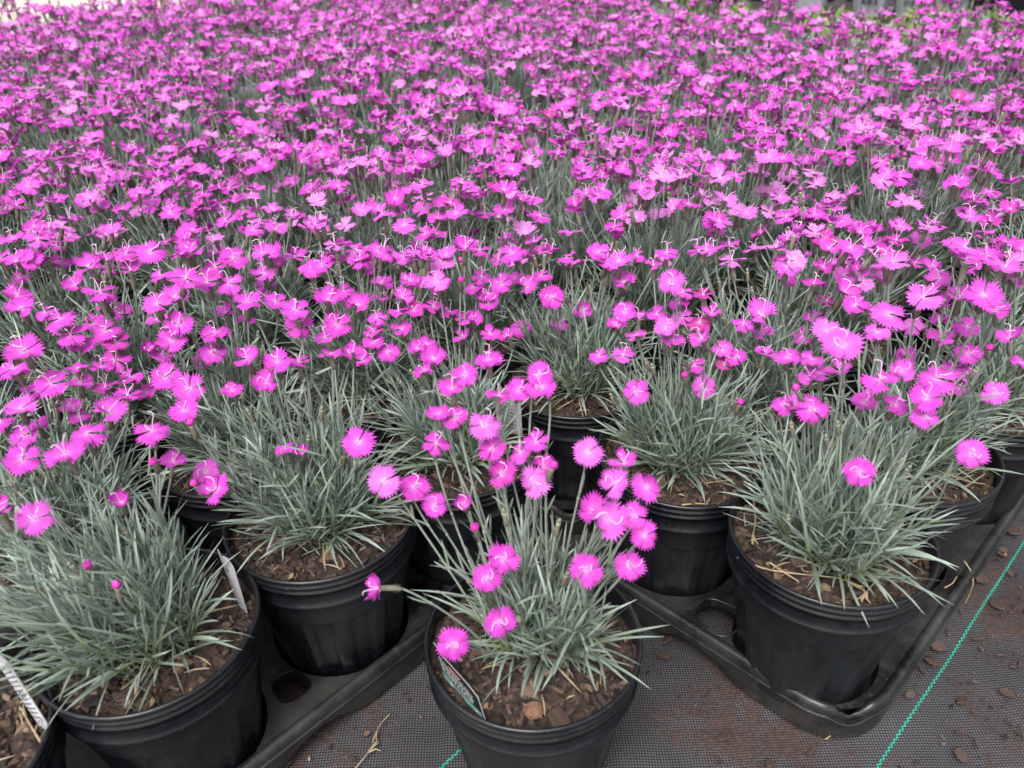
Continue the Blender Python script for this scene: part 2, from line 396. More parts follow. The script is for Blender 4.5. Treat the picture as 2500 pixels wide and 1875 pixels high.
def soil_mesh(seed, nchip=900):
    r = np.random.default_rng(seed); S = 72; rings = 26
    th = np.linspace(0, 2 * np.pi, S, endpoint=False); V = []
    for k in range(rings):
        rr = .0782 * (k / (rings - 1)) ** .8 + .0005
        x, y = rr * np.cos(th), rr * np.sin(th)
        z = POT_H - .019 + .004 * snoise(x * 60, y * 60, seed) + .0022 * snoise(x * 190, y * 170, seed + 4) + .006 * (1 - (rr / .08) ** 2) + r.normal(0, .0013, S)
        V.append(np.stack([x, y, z], -1))
    mb = MB(); mb.add(np.concatenate(V), grid_faces(rings, S, True)); mb.mi[0][:] = 0
    a = r.uniform(0, 2 * np.pi, nchip); q = .078 * np.sqrt(r.random(nchip))
    sz = r.choice([.0016, .0027, .0045, .0078], nchip, p=[.40, .34, .20, .06]) * r.uniform(.7, 1.3, nchip)
    q = np.minimum(q, .0765 - sz * .9)
    x, y = q * np.cos(a), q * np.sin(a)
    z = POT_H - .019 + .004 * snoise(x * 60, y * 60, seed) + .0022 * snoise(x * 190, y * 170, seed + 4) + .006 * (1 - (q / .08) ** 2) + .0005
    chips(mb, np.stack([x, y, z], -1), sz, r, mi=1)
    for k in range(15):                                   # stray dead leaf bits
        a_, q_ = r.uniform(0, 6.28), .07 * math.sqrt(r.random()); L = r.uniform(.005, .018); d = r.uniform(0, 6.28)
        x0, y0 = q_ * math.cos(a_), q_ * math.sin(a_); z0 = POT_H - .0125 + .006 * (1 - (q_ / .08) ** 2)
        p = np.array([[x0 + L * (t - .5) * math.cos(d + .15 * t), y0 + L * (t - .5) * math.sin(d + .15 * t), z0 + .001 * math.sin(3 * t)] for t in np.linspace(0, 1, 5)])
        qr = np.hypot(p[:, 0], p[:, 1]); p[:, :2] *= np.minimum(1, .077 / qr)[:, None]
        tube(mb, p, np.array([.0004, .0006, .0007, .0005, .0002]), 4, 2)
    return mb.mesh('soil', [M['soil'], M['bark'], M['straw']], False)
POT = pot_mesh(); SOILS = [soil_mesh(s) for s in (11, 12, 13, 14)]; SOIL_FAR = soil_mesh(20, 90)

# ------------------------------------------------------------------ flower meshes
def petals_mesh(seed, cup, hi=True, ruffle=1.0, D=.0270):
    """five fringed petals; centre at origin, axis +z"""
    r = np.random.default_rng(seed); mb = MB(); R = D / 2
    nt_ = 7 if hi else 5; na = nt_ * 2 + 1
    rs = np.array([.02, .16, .36, .56, .72, .86, 1.0]) if hi else np.array([.02, .45, .86, 1.0])
    for p in range(5):
        a0 = p * 2 * np.pi / 5 + r.normal(0, .06); half = .715 * r.uniform(.93, 1.07)
        tilt = cup + r.normal(0, .19); zoff = (.0007 if p % 2 else 0) + .0002 * p; RR = R * r.uniform(.93, 1.06)
        t = np.linspace(-1, 1, na); ph = r.uniform(0, 6.28)
        odd = np.arange(na) % 2 == 1; slant = r.choice([-1, 1.0]); tipr = np.where(odd, 1.0, .755) * (1 - .13 * t ** 2) + r.normal(0, .035, na) * odd
        V = []; ra = []; an = []
        for k, q in enumerate(rs):
            wid = half * np.interp(q, [0, .2, .5, .8, 1], [.92, .90, .94, 1.0, .97])
            th = a0 + t * wid + (r.normal(0, .012, na) if q == 1 else 0)
            rad_ = RR * (q if q < 1 else tipr) * np.ones(na)
            if .85 < q < 1: rad_ = RR * np.where(odd, .845, .735) * (1 - .13 * t ** 2)
            el_ = tilt * (.45 + .55 * q) - .10 * q ** 2
            z = rad_ * np.sin(el_) + zoff + ruffle * .0010 * q ** 2 * np.sin(4 * t + ph) - .0012 * q * (t ** 2) + .0012 * t * q * slant + np.where(odd, 1, -1) * .00022 * min(1, q * 1.4)
            rr_ = rad_ * np.cos(el_)
            V.append(np.stack([rr_ * np.cos(th), rr_ * np.sin(th), z], -1)); ra.append(np.full(na, q)); an.append(t * (half) + p)
        mb.add(np.concatenate(V), grid_faces(len(rs), na), 0, rad=np.concatenate(ra), ang=np.concatenate(an))
    return mb
def add_styles(mb, seed, mi=0, seg=5, n=2, K=9, th_=1.0):
    r = np.random.default_rng(seed)
    a = r.uniform(0, 6.28)
    for k in range(n):
        a_ = a + k * (math.pi * r.uniform(.6, 1.1)); L = r.uniform(.009, .0145); s = np.linspace(0, 1, K)
        rad_ = .0004 + .0045 * s ** 2 * r.uniform(.6, 1.4) + .0012 * s; z = L * np.sin(s * math.pi * .5) - .002 * np.clip(s - .75, 0, 1) * 8 * r.uniform(.2, 1) * .3
        curl = np.clip(s - .7, 0, 1) * r.uniform(1, 5)
        p = np.stack([rad_ * np.cos(a_ + curl), rad_ * np.sin(a_ + curl), z], -1)
        tube(mb, p, th_ * .00038 * (1 - .25 * s), seg, mi)
def add_calyx(mb, seed, mi=0, seg=10, length=.0165, fat=1.0):
    r = np.random.default_rng(seed)
    s = np.array([0, .04, .12, .3, .6, .85, .97, 1.0]); rad_ = np.array([.0007, .0015, .0020, .0023, .0023, .0021, .0023, .0016]) * fat * r.uniform(.9, 1.1)
    p = np.stack([0 * s, 0 * s, -length * (1 - s) - .0006], -1)
    tube(mb, p, rad_, seg, mi, along=s)
    for k in range(4):                                     # bracts hugging the base
        a = k * math.pi / 2 + .3; q = np.linspace(0, 1, 4)[:, None]; rr = .0016 + .0010 * np.sin(q * 2.2)
        c = np.concatenate([rr * math.cos(a) * 1.1, rr * math.sin(a) * 1.1, -length + .0068 * q - .0012], 1); side = np.array([-math.sin(a), math.cos(a), 0]) * .0013
        w = np.array([.6, 1, .8, .05])[:, None]
        mb.add(np.stack([c - side * w, c + side * w], 1).reshape(-1, 3), grid_faces(4, 2), mi, along=np.repeat(q.ravel() * .5 + .2, 2))
CAL = .0175
PET_HI = [petals_mesh(40 + k, c_, True).mesh('petals', [M['petal']]) for k, c_ in enumerate([.05, .20, .32, .44, .52, .14, .26, .0, .38, .95])]
STY_HI = []
for k in range(6):
    mb = MB(); add_styles(mb, 60 + k, n=2); STY_HI.append(mb.mesh('style', [M['style']]))
CAL_HI = []
for k in range(3):
    mb = MB(); add_calyx(mb, 70 + k); CAL_HI.append(mb.mesh('calyx', [M['calyx']]))
def bud_mesh(k):
    mb = MB(); add_calyx(mb, 80 + k, 0, 10, .0135, .9)
    r = np.random.default_rng(k)
    s = np.linspace(0, 1, 7); R_ = np.array([.0014, .0024, .0030, .0031, .0026, .0016, .0003]) * (1 if k % 2 else .6)
    th = np.linspace(0, 2 * np.pi, 14, endpoint=False); V = []
    for q, rr in zip(s, R_):
        r2 = rr * (1 + .18 * np.sin(7 * th + q * 5) ) + r.normal(0, .00012, 14)
        V.append(np.stack([r2 * np.cos(th), r2 * np.sin(th), np.full(14, -.001 + .0068 * q * (1 if k % 2 else .8)) + .0006 * np.sin(3 * th)], -1))
    mb.add(np.concatenate(V), grid_faces(7, 14, True), 1)
    return mb.mesh('flower_bud', [M['calyx'], M['bud']])
BUDS = [bud_mesh(0), bud_mesh(1)]; BUDS[0].materials[1] = M['stem']

def shade(r, mode=None):
    """flower colour: light pink to deep magenta"""
    t = r.random() if mode is None else mode
    pts = np.array([[.78, .32, .73], [.70, .115, .64], [.62, .032, .53], [.56, .016, .40], [.40, .006, .15]])
    x = np.interp(t, [0, .25, .6, .9, 1.2], [0, 1, 2, 3, 4]); i = min(int(x), 3); f_ = x - i
    c = pts[i] * (1 - f_) + pts[i + 1] * f_
    return (*np.clip(c * r.uniform(.92, 1.06), 0, 1), 1.0)
def frame(n, spin):
    n = Vector(n).normalized(); q = n.to_track_quat('Z', 'Y') @ Quaternion((0, 0, 1), spin)
    return q
def stem_curve(base, tip, n, r, lean_bend=.25, K=11):
    """stem from the crown to the calyx foot; ends along the flower axis"""
    base, tip, n = map(np.asarray, (base, tip, n)); d = np.linalg.norm(tip - base); dirv = (tip - base) / d
    t0 = unit(dirv + np.array([0, 0, .35]) + r.normal(0, .08, 3)); t1 = unit(n * .55 + dirv * .8)
    return bez(base, base + t0 * d * .33, tip - t1 * d * .22, tip, K)
def add_stem(mb, path, r, mi=0, lmi=None, seg=5, thick=1.0, leafy=3, K=4):
    s = np.linspace(0, 1, len(path))
    tube(mb, path, thick * np.interp(s, [0, .6, 1], [.00105, .00088, .00075]), seg, mi, along=s)
    if lmi is None: return
    n_ = leafy * 2; P0 = []; D = []; L = []
    for k in range(leafy):
        q = .12 + .75 * (k + r.uniform(0, .6)) / max(leafy, 1); i = min(int(q * (len(path) - 1)), len(path) - 2); f_ = q * (len(path) - 1) - i
        p = path[i] * (1 - f_) + path[i + 1] * f_; T = unit(path[i + 1] - path[i]); a = unit(np.cross(T, r.normal(0, 1, 3)))
        # joint
        tube(mb, np.array([p - T * .0014, p, p + T * .0014]), np.array([.0009, .00135, .0009]) * thick, seg, mi, along=.9)
        for sg in (1, -1):
            P0.append(p); D.append(unit(T + sg * a * r.uniform(.18, .75))); L.append(r.uniform(.012, .040) * (1.25 - q))
    leaves(mb, np.array(P0), np.array(D), np.array(L), np.full(n_, .0009), r.uniform(-.05, .2, n_), K, lmi, r=r)

# ------------------------------------------------------------------ foliage
def foliage(seed, nshoot=60, lean=(0, 0), K=5, rad_=.034, tall=1.0, dense=1.0, ntall=34, wid=1.0):
    """tufts of narrow grey-green leaves; origin at soil centre"""
    r = np.random.default_rng(seed); mb = MB(); lean = np.array([lean[0], lean[1], 0])
    P0 = []; D = []; L = []; Wd = []; B = []; Rn = []
    for k in range(nshoot):
        a = r.uniform(0, 2 * np.pi); q = rad_ * math.sqrt(r.random()); b0 = np.array([q * math.cos(a), q * math.sin(a), .001])
        out = np.array([math.cos(a), math.sin(a), 0]); o = (q / rad_) ** 1.3 * r.uniform(.35, 1.0)
        T = unit(np.array([0, 0, 1.0]) + out * o * .85 + lean * r.uniform(.2, 1.25) + r.normal(0, .17, 3)); H = r.uniform(.012, .062) * tall
        n_ = max(3, int(r.integers(4, 8) * dense)); ax = unit(np.cross(T, r.normal(0, 1, 3))); ay = np.cross(T, ax)
        tone = np.clip(r.normal(.5, .18), 0, 1)
        tube(mb, np.array([b0 - T * .004, b0 + T * H * .5, b0 + T * H]), np.array([.0011, .0010, .0008]), 4, 0, along=.25, rnd=tone)
        for j in range(n_):
            s = (j + .3) / n_; p = b0 + T * H * s; A = ax if j % 2 else ay
            spr = np.interp(s, [0, 1], [1.15, .28]) * r.uniform(.7, 1.25)
            for sg in (1, -1):
                d_ = unit(T + sg * A * spr * .95 + r.normal(0, .10, 3) + np.array([0, 0, .05])); P0.append(p); D.append(d_); L.append(r.uniform(.020, .066) * np.interp(s, [0, .5, 1], [.62, 1.0, .95]) * tall)
                Wd.append(r.uniform(.00072, .00120) * wid); B.append(sg * A * r.uniform(-.10, .34) + T * r.uniform(-.12, .10) - np.array([0, 0, r.uniform(0, .12)])); Rn.append(np.clip(tone + r.normal(0, .12), 0, 1))
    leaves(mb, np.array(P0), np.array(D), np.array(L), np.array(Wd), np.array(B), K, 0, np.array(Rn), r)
    # long barren stalks reaching up among the flowers
    for k in range(ntall):
        a = r.uniform(0, 2 * np.pi); q = rad_ * math.sqrt(r.random()); b0 = np.array([q * math.cos(a), q * math.sin(a), .001])
        out = np.array([math.cos(a), math.sin(a), 0]); H = r.uniform(.055, .108) * tall
        T = unit(np.array([0, 0, 1.0]) + out * r.uniform(0, .55) + lean * r.uniform(.4, 1.3) + r.normal(0, .12, 3))
        path = bez(b0, b0 + T * H * .4, b0 + T * H * .7 + r.normal(0, .003, 3), b0 + T * H + r.normal(0, .006, 3), 7)
        tube(mb, path, np.linspace(.0009, .0006, 7), 4, 0, along=.45, rnd=r.uniform(.2, .8))
        P_, D_, L_ = [], [], []
        for j in range(5):
            i = 1 + j + int(r.integers(0, 2)); i = min(i, 6); p = path[i]; TT = unit(path[min(i, 6)] - path[i - 1]); A = unit(np.cross(TT, r.normal(0, 1, 3)))
            for sg in (1, -1): P_.append(p); D_.append(unit(TT + sg * A * r.uniform(.2, .85))); L_.append(r.uniform(.018, .048))
        leaves(mb, np.array(P_), np.array(D_), np.array(L_), np.full(10, .0009 * wid), r.uniform(-.05, .2, 10), max(3, K - 1), 0, np.full(10, r.uniform(.3, .9)), r, base_s=.3)
    # withered leaves round the foot
    n_ = 16; a = r.uniform(0, 2 * np.pi, n_); out = np.stack([np.cos(a), np.sin(a), 0 * a], -1); M_ = MB()
    leaves(mb, out * rad_ * r.uniform(.4, 1.0, n_)[:, None] + np.array([0, 0, .004]), out + r.normal(0, .5, (n_, 3)) * [1, 1, .3] + np.array([0, 0, .15]), r.uniform(.015, .04, n_), np.full(n_, .0008), r.uniform(.0, .25, n_), 3, 1, r=r)
    # long arching outer leaves
    n_ = 15; a = r.uniform(0, 2 * np.pi, n_); out = np.stack([np.cos(a), np.sin(a), 0 * a], -1)
    Dd = out * r.uniform(.8, 1.5, n_)[:, None] + np.array([0, 0, .75]) + lean * .5
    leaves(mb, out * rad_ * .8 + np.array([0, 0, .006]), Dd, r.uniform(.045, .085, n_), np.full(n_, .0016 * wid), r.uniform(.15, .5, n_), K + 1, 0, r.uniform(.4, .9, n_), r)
    return mb

SOIL_Z = POT_H - .014
def place_flower(plant, world_p, n, r, col, scale=1.0, base_off=None, kind='flower', leafy=3):
    """flower (petals) > calyx, style, stem, as children of the potted plant"""
    loc = np.array(world_p) - np.array(plant.location)
    me = PET_HI[r.integers(len(PET_HI) - 1) if r.random() > .02 else -1] if kind == 'flower' else BUDS[1 if kind == 'bud' else 0]
    o = obj('flower' if kind == 'flower' else 'flower_bud', me, plant)
    q = frame(n, r.uniform(0, 6.28)); o.rotation_mode = 'QUATERNION'; o.rotation_quaternion = q; o.location = loc; o.scale = (scale,) * 3
    o.color = col
    if base_off is None:
        a = math.atan2(loc[1], loc[0]) + r.normal(0, .7); rr = min(.030, np.hypot(loc[0], loc[1]) * .5) * r.uniform(.3, 1)
        base_off = (rr * math.cos(a), rr * math.sin(a))
    cal = CAL * scale * (1 if kind == 'flower' else .8)
    tip = loc - np.array(n) * cal * .97
    path = stem_curve([base_off[0], base_off[1], SOIL_Z], tip, n, r)
    # into the flower's own space
    Rm = np.array(q.to_matrix()); lp = (path - loc) @ Rm / scale
    mb = MB(); add_stem(mb, lp, r, 0, 1, 5, 1.0 / scale, leafy)
    obj('stem', mb.mesh('stem', [M['stem'], M['leaf']]), o)
    if kind == 'flower':
        obj('calyx', CAL_HI[r.integers(3)], o)
        if r.random() < .80: obj('style', STY_HI[r.integers(6)], o)
    return o

# ------------------------------------------------------------------ pot positions
POTS = {}      # name -> (x, y, rim z)
NEAR = dict(A=(.0096, .4271, .160), B=(-.2829, .4393, .172), C=(-.1716, .5545, .176), D=(-.402, .338, .168),
            E=(.2600, .5085, .178), F=(.3739, .6258, .170), G=(.498, .722, .170), H=(.1623, .6352, .169), I=(.072, .782, .165), J=(-.055, .6585, .168))
def front_of(P): return proj((P[0], P[1], .30))
nearxy = [np.array(p[:2]) for p in NEAR.values()]
FAR = []
rows = []
r = np.random.default_rng(3)
vv = .176; row_i = 0
tray_specs = []
for t_row in range(8):
    u_start = {0: .545, 1: -.37}.get(t_row, -.45 + r.uniform(-.08, .08))
    for t_i in range(4):
        u0 = u_start + t_i * .815 + (.165 if (t_row == 1 and t_i > 0) else 0)
        if t_row == 1 and t_i == 0: u0 = -.21
        if t_row == 1 and t_i > 0: u0 = .600 + (t_i - 1) * .82
        if u0 > 2.0: continue
        ps = []
        for j in range(2):
            for k in range(5):
                u = u0 + k * .162; v = vv + j * .161
                if u > 2.22: continue
                ps.append((u, v))
        tray_specs.append((u0, vv, ps))
    vv += .334 if t_row == 0 else .326
for u0, v0, ps in tray_specs:
    for u, v in ps:
        x, y = W(u + r.normal(0, .004), v + r.normal(0, .004))
        if min(np.hypot(*(np.array([x, y]) - q)) for q in nearxy) < .115: continue
        px, py, z = proj((x, y, .30)); px2, py2, z2 = proj((x, y, .16))
        if z < .3: continue
        mrg = .13 * F_PX / z
        if px < -mrg or px > 2500 + mrg or py < -mrg * 1.1 or py2 > 1875 + mrg: continue
        if y < .33 and x < -.3: continue
        FAR.append((x, y, .170 + r.normal(0, .0015), px, py))
FAR.sort(key=lambda p: -p[4])

# ------------------------------------------------------------------ flowers seen one by one in the photograph: x, y, width(px), facing 0..1, shade 0 light..1 deep
L_ = """940 1174 92 .8 .0;1014 1189 84 .55 .6;1062 1235 72 .7 .35;1136 1233 84 .6 .3;1227 1155 85 .85 .8;1305 1178 90 .75 .15;1329 1141 74 .35 .5;1203 1097 78 .6 .55;1274 1105 75 .55 .2;1311 1080 68 .35 .35
1187 1037 88 .75 .0;1325 946 88 .4 .5;1318 915 60 .6 .35;1221 968 66 .2 .5;1268 954 54 .25 .4;1107 950 78 .1 .6;1073 1011 64 .2 .5;1115 1022 74 .2 .45;1067 1084 74 .3 .55;1138 917 60 .5 .5;1195 880 80 .25 .55;877 1080 90 .6 .5
1437 1104 84 .75 .1;1526 1133 84 .35 .35;1502 1182 90 .8 .1;1581 1188 86 .8 .35;1484 1266 118 .85 .1;1449 1247 96 .7 .4;1549 1259 80 .7 .35;1575 1307 80 .8 .3;1433 1390 94 .92 .45;1540 1382 84 .75 .45;1230 1366 92 .85 .6;1191 1412 82 .75 .55;1221 1517 90 .95 .5;1110 1574 92 .97 .45
87 1268 98 .55 .2;5 1250 92 .4 .4;297 1229 90 .5 .35;505 1152 72 .5 .35;533 1194 88 .55 .4;163 1109 108 .35 .3;57 1125 94 .35 .5;425 1129 66 .25 .4;741 1109 64 .5 .55;700 1095 50 .1 .5;374 1052 90 .3 .4;452 1003 80 .35 .45;269 1007 92 .4 .4;216 1060 96 .1 .5
61 1064 74 .2 .5;98 1040 66 .25 .5;53 999 82 .2 .15;5 1031 66 .2 .4;195 1015 58 .2 .4;171 991 48 .4 .35;313 966 78 .2 .5;358 958 62 .2 .6;464 950 88 .35 .45;407 921 80 .5 .4;130 938 92 .35 .45;94 954 76 .2 .5;260 946 66 .0 .5;199 938 64 .35 .4;321 921 70 .3 .45;252 897 60 .2 .5;191 901 60 .2 .5
61 860 98 .35 .4;37 901 84 .3 .4;407 844 66 .3 .3;423 832 80 .4 .45;366 860 66 .4 .5;399 865 60 .4 .4;285 836 76 .05 .75;285 881 76 .2 .4;521 860 74 .45 .3;500 881 60 .3 .4;606 877 80 .5 .45;570 954 62 .25 .5;680 885 80 .4 .45;655 934 80 .5 .5;732 885 66 .25 .55;810 865 52 .4 .4;863 865 64 .5 .45;887 881 58 .4 .45
175 820 80 .15 .4;203 844 76 .2 .45;53 755 82 .3 .35;45 722 80 .25 .45;114 763 60 .2 .5;150 779 86 .3 .4;248 714 90 .1 .5;260 738 72 .3 .4;232 791 66 .2 .45;260 808 76 .4 .45;301 767 60 .4 .5;387 742 80 .3 .4;431 726 76 .6 .1;456 681 86 .3 .35;395 673 60 .3 .4;439 795 80 .35 .35
387 783 62 .3 .4;529 812 78 .35 .45;553 767 66 .4 .6;602 779 60 .3 .4;509 690 76 .1 .5;562 694 76 .2 .45;606 738 80 .4 .35;651 698 60 .2 .4;675 738 66 .2 .4;724 759 80 .2 .45;732 795 76 .45 .55;806 734 84 .3 .4;875 746 76 .4 .45;826 795 82 .45 .5;797 824 58 .2 .4;187 698 68 .3 .5
49 677 58 .2 .55;122 637 66 .1 .45;77 637 90 .05 .5;220 653 76 .2 .45;264 637 66 .1 .4;321 661 76 .3 .4;370 616 78 .45 .3;468 620 82 .25 .35;529 653 86 .05 .65;574 633 86 .1 .5;647 669 72 .1 .45;659 620 88 .25 .4;765 657 62 .35 .4
1138 606 76 .1 .4;1174 612 60 .1 .4;1252 618 66 .4 .4;934 633 62 .1 .45;983 637 56 .1 .5;877 637 60 .1 .4;902 657 56 .1 .5;1048 628 58 .2 .5;1219 633 48 .1 .5;934 694 62 .3 .4;1003 685 56 .2 .5;1028 702 60 .3 .1;1069 690 74 .3 .1;841 710 62 .3 .4;985 726 62 .3 .2;930 730 60 .3 .4
1060 750 62 .45 .5;1101 763 56 .4 .55;1012 759 50 .2 .65;975 759 44 .3 .5;922 775 48 .3 .4;983 803 60 .45 .5;914 836 58 .5 .55;914 808 48 .4 .6;950 860 62 .5 .55;1044 840 60 .5 .55;1022 852 50 .4 .5;1038 905 60 .5 .55;1060 877 46 .4 .5;1134 824 56 .45 .5;1158 783 52 .4 .55;1138 779 50 .4 .5
1199 816 50 .3 .5;1274 803 56 .5 .55;1244 824 48 .4 .6;1178 677 46 .3 .4;1158 702 56 .4 .45;1193 718 62 .5 .5;1227 694 60 .5 .45;1195 742 60 .5 .4;1262 679 42 .3 .4;1288 698 62 .4 .3;1325 673 56 .3 .45;1349 726 68 .9 .6;1349 610 50 .15 .5;1386 628 52 .3 .55;1463 616 62 .4 .35;1512 639 74 .3 .25
1557 624 50 .3 .35;1630 618 60 .3 .35;1597 649 52 .1 .4;1524 690 70 .25 .45;1642 687 72 .7 .2;1427 761 56 .6 .4;1370 797 56 .45 .35;1528 763 62 .5 .4;1508 795 50 .4 .4;1561 779 42 .2 .4;1606 767 60 .3 .45;1555 820 58 .35 .3;1630 803 70 .4 .15;1644 832 68 .3 .35;1667 775 56 .4 .2
1465 869 56 .35 .4;1524 869 66 .4 .1;1555 958 72 .8 .4;1710 788 64 .35 1.05;1716 827 68 .3 .1;1739 766 48 .4 .3;1698 892 60 .45 .55;1721 946 66 .7 .15;1766 856 56 .3 .1;1771 890 44 .2 1.0;1800 874 50 .3 .4;1719 720 50 .05 .8;1669 714 42 .2 .3;1660 743 36 .3 .4
1859 768 88 .5 .15;1816 790 60 .3 .3;1861 818 70 .3 .25;1868 867 46 .4 .35;1924 652 72 .45 .2;1922 681 56 .3 .6;1989 694 70 .1 .55;2063 673 66 .3 .3;2095 668 66 .25 .4;2063 717 86 .35 .35;2019 736 54 .1 .9;1989 776 62 .15 .45;1960 820 60 .4 .35;2022 809 82 .5 .15;2060 844 106 .6 .08;1924 874 66 .55 .35
1984 877 66 .3 .25;2052 909 74 .4 .15;2006 915 56 .2 .2;1979 920 44 .2 .3;1914 988 58 .3 .4;1941 988 56 .3 .2;1984 999 84 .55 .45;2112 988 76 .45 .45;2187 990 76 .45 .45;2150 928 96 .45 .35;2201 906 72 .7 .2;2212 871 58 .2 .5;2288 925 108 .4 .35;2328 904 66 .3 .3;2361 912 58 .4 .25
2261 974 90 .55 .45;2258 1018 60 .7 .35;2339 950 42 .3 .3;2432 961 70 .7 .2;2182 641 82 .15 .0;2171 768 96 .45 .15;2144 812 66 .5 .1;2228 793 64 .4 .1;2255 727 96 .4 .05;2301 741 52 .1 .6;2345 727 82 .3 .2;2402 722 98 .45 .25;2432 760 72 .4 .35;2293 681 72 .45 .2;2274 654 58 .1 .5
2361 635 96 .1 .35;2356 605 86 .2 .2;2478 684 66 .5 .35;2426 641 56 .2 .8;2467 624 60 .3 .3;2155 681 50 .2 .5;2090 746 42 .3 .5;2128 760 38 .3 .5;2299 825 76 .3 .45;2364 798 72 .3 .3;2296 787 48 .3 .5;2366 863 70 .6 .35;2467 828 74 .35 .4;2497 887 50 .4 .35;2076 608 80 .2 .2;2025 608 60 .1 .4;2065 641 60 .1 .35;2011 652 46 .2 .5
2100 1153 82 .85 .5;2375 1109 82 .88 .2"""
FLW = [tuple(float(q) for q in e.split()) for ln in L_.split('\n') for e in ln.split(';') if e.strip()]
BUDL = [(216, 1382), (286, 1432), (476, 1183), (376, 1130), (1672, 919), (1807, 985), (2415, 852), (1945, 950), (1126, 685), (466, 1036), (300, 858), (1350, 1140), (1160, 1290)]

front_pots = dict(NEAR)
k = 0
for p in FAR:
    if p[4] > 575: front_pots['K%d' % k] = p[:3]; k += 1
far_pots = [p for p in FAR if p[4] <= 575]
LEAN = dict(A=(-.05, -.12), B=(-.55, .05), C=(-.12, .02), D=(-.6, .1), E=(.02, .05), F=(.1, .1), G=(.2, .1), H=(-.10, .08), I=(-.05, .1), J=(-.28, .0))
PL = {}
SCALEF = {}
near_labels = {
 'A': 'small pink dianthus pot standing alone in front on the cloth, black tag in its soil',
 'B': 'large left-leaning pink dianthus in the bottom left, small white tag at its right rim',
 'C': 'pink dianthus in the black pot just behind the plastic tray handle, left of centre',
 'D': 'cut-off black pot in the bottom left corner, mostly brown soil, white tag',
 'E': 'pink dianthus in the big black pot standing in the front corner of the right tray',
 'F': 'pink dianthus directly behind the right corner pot, dry straw on its soil',
 'G': 'pink dianthus at the right picture edge, third pot along the right tray',
 'H': 'pink dianthus immediately left of the right corner pot, beside the open gap',
 'I': 'pink dianthus in the shaded black pot behind the gap, right of the tall white tag',
 'J': 'pink dianthus in the half hidden black pot right behind the single front pot'}
FOLV = {}
def fol_variant(key, **kw):
    if key not in FOLV: FOLV[key] = foliage(**kw).mesh('foliage', [M['leaf'], M['straw']])
    return FOLV[key]
for nm, (x, y, z) in front_pots.items():
    root = bpy.data.objects.new('potted_dianthus', None); C.objects.link(root); root.empty_display_size = .05
    root.location = (x, y, z - POT_H)
    if nm in near_labels: tag(root, near_labels[nm], 'potted plant', 'potted dianthus on the ground cloth')
    else: tag(root, 'pink dianthus in a black pot packed among its neighbours in the sharp middle rows behind the front pots', 'potted plant', 'potted dianthus in the middle rows')
    rr = np.random.default_rng(hash(nm) % 1000 if False else sum(map(ord, nm)) * 7 + len(nm))
    po = obj('pot', POT, root); po.rotation_euler.z = rr.uniform(0, 6.28)
    so_ = obj('soil', SOILS[rr.integers(4)], root); so_.rotation_euler.z = rr.uniform(0, 6.28)
    if nm in LEAN:
        kw = dict(A=dict(nshoot=30, ntall=24, tall=.90, rad_=.031), B=dict(nshoot=66, ntall=74, tall=1.15, rad_=.040), C=dict(nshoot=52, ntall=56, tall=1.12), D=dict(nshoot=6, ntall=2, tall=.8),
                  J=dict(nshoot=36, ntall=46, tall=.92), E=dict(nshoot=62, ntall=52, tall=1.12, rad_=.037)).get(nm, dict(nshoot=46, ntall=48, tall=1.05))
        me = foliage(seed=100 + ord(nm), lean=LEAN[nm], **kw).mesh('foliage', [M['leaf'], M['straw']])
        fo = obj('foliage', me, root)
    else:
        vk = rr.integers(4); me = fol_variant(int(vk), seed=200 + int(vk), nshoot=44, ntall=66, tall=1.05, lean=(0, 0))
        fo = obj('foliage', me, root); fo.rotation_euler.z = rr.uniform(0, 6.28)
    off = {'D': (-.03, .02), 'A': (.012, .006)}.get(nm, (0, 0))
    fo.location = (off[0], off[1], SOIL_Z)
    fo['kind'] = 'stuff'
    PL[nm] = root
Ks_ = sorted([n for n in PL if n not in near_labels], key=lambda n: proj((*front_pots[n][:2], .3))[0])
ORD = ['first', 'second', 'third', 'fourth', 'fifth', 'sixth', 'seventh', 'eighth', 'ninth', 'tenth', 'eleventh', 'twelfth', 'thirteenth', 'fourteenth', 'fifteenth', 'sixteenth', 'seventeenth', 'eighteenth', 'nineteenth', 'twentieth', 'twenty-first', 'twenty-second', 'twenty-third', 'twenty-fourth', 'twenty-fifth', 'twenty-sixth', 'twenty-seventh', 'twenty-eighth'] + ['%s-%s' % (t, n) for t in ('thirty', 'forty', 'fifty', 'sixty', 'seventy') for n in ('first', 'second', 'third', 'fourth', 'fifth', 'sixth', 'seventh', 'eighth', 'ninth')]
for i, n in enumerate(Ks_): PL[n]['label'] = ORD[i] + ' dianthus from the left in the sharp row behind the front pots'

# assign every listed flower to the pot whose canopy its sight line passes
names = [n for n in front_pots if n != 'D']
def canopy(nm):
    x, y, z = front_pots[nm]; l = LEAN.get(nm, (0, 0)); h = {'A': .105}.get(nm, .128)
    return np.array([x + l[0] * h * .7, y + l[1] * h * .7, z + h])
CAN = {n: canopy(n) for n in names}
def locate(px, py, wpx, force=None, kf=0):
    d = ray(px, py); dn = unit(d); best = None
    for n in ([force] if force else names):
        c = CAN[n]; t = (c - CAM) @ dn; dist = np.linalg.norm(CAM + dn * t - c)
        if best is None or dist < best[0]: best = (dist, n, t)
    dist, n, t = best
    ts = .0275 * F_PX / wpx / (dn @ FW) if wpx else t
    t = .72 * t + .28 * np.clip(ts, t * .85, t * 1.15)
    if n != 'A': t -= .034 if kf >= .7 else .014
    P = CAM + dn * t
    lo = front_pots[n][2] + .035; hi = front_pots[n][2] + .20
    if P[2] < lo: P = CAM + dn * ((lo - CAM_Z) / dn[2])
    if P[2] > hi: P = CAM + dn * ((hi - CAM_Z) / dn[2])
    return P, n, dn
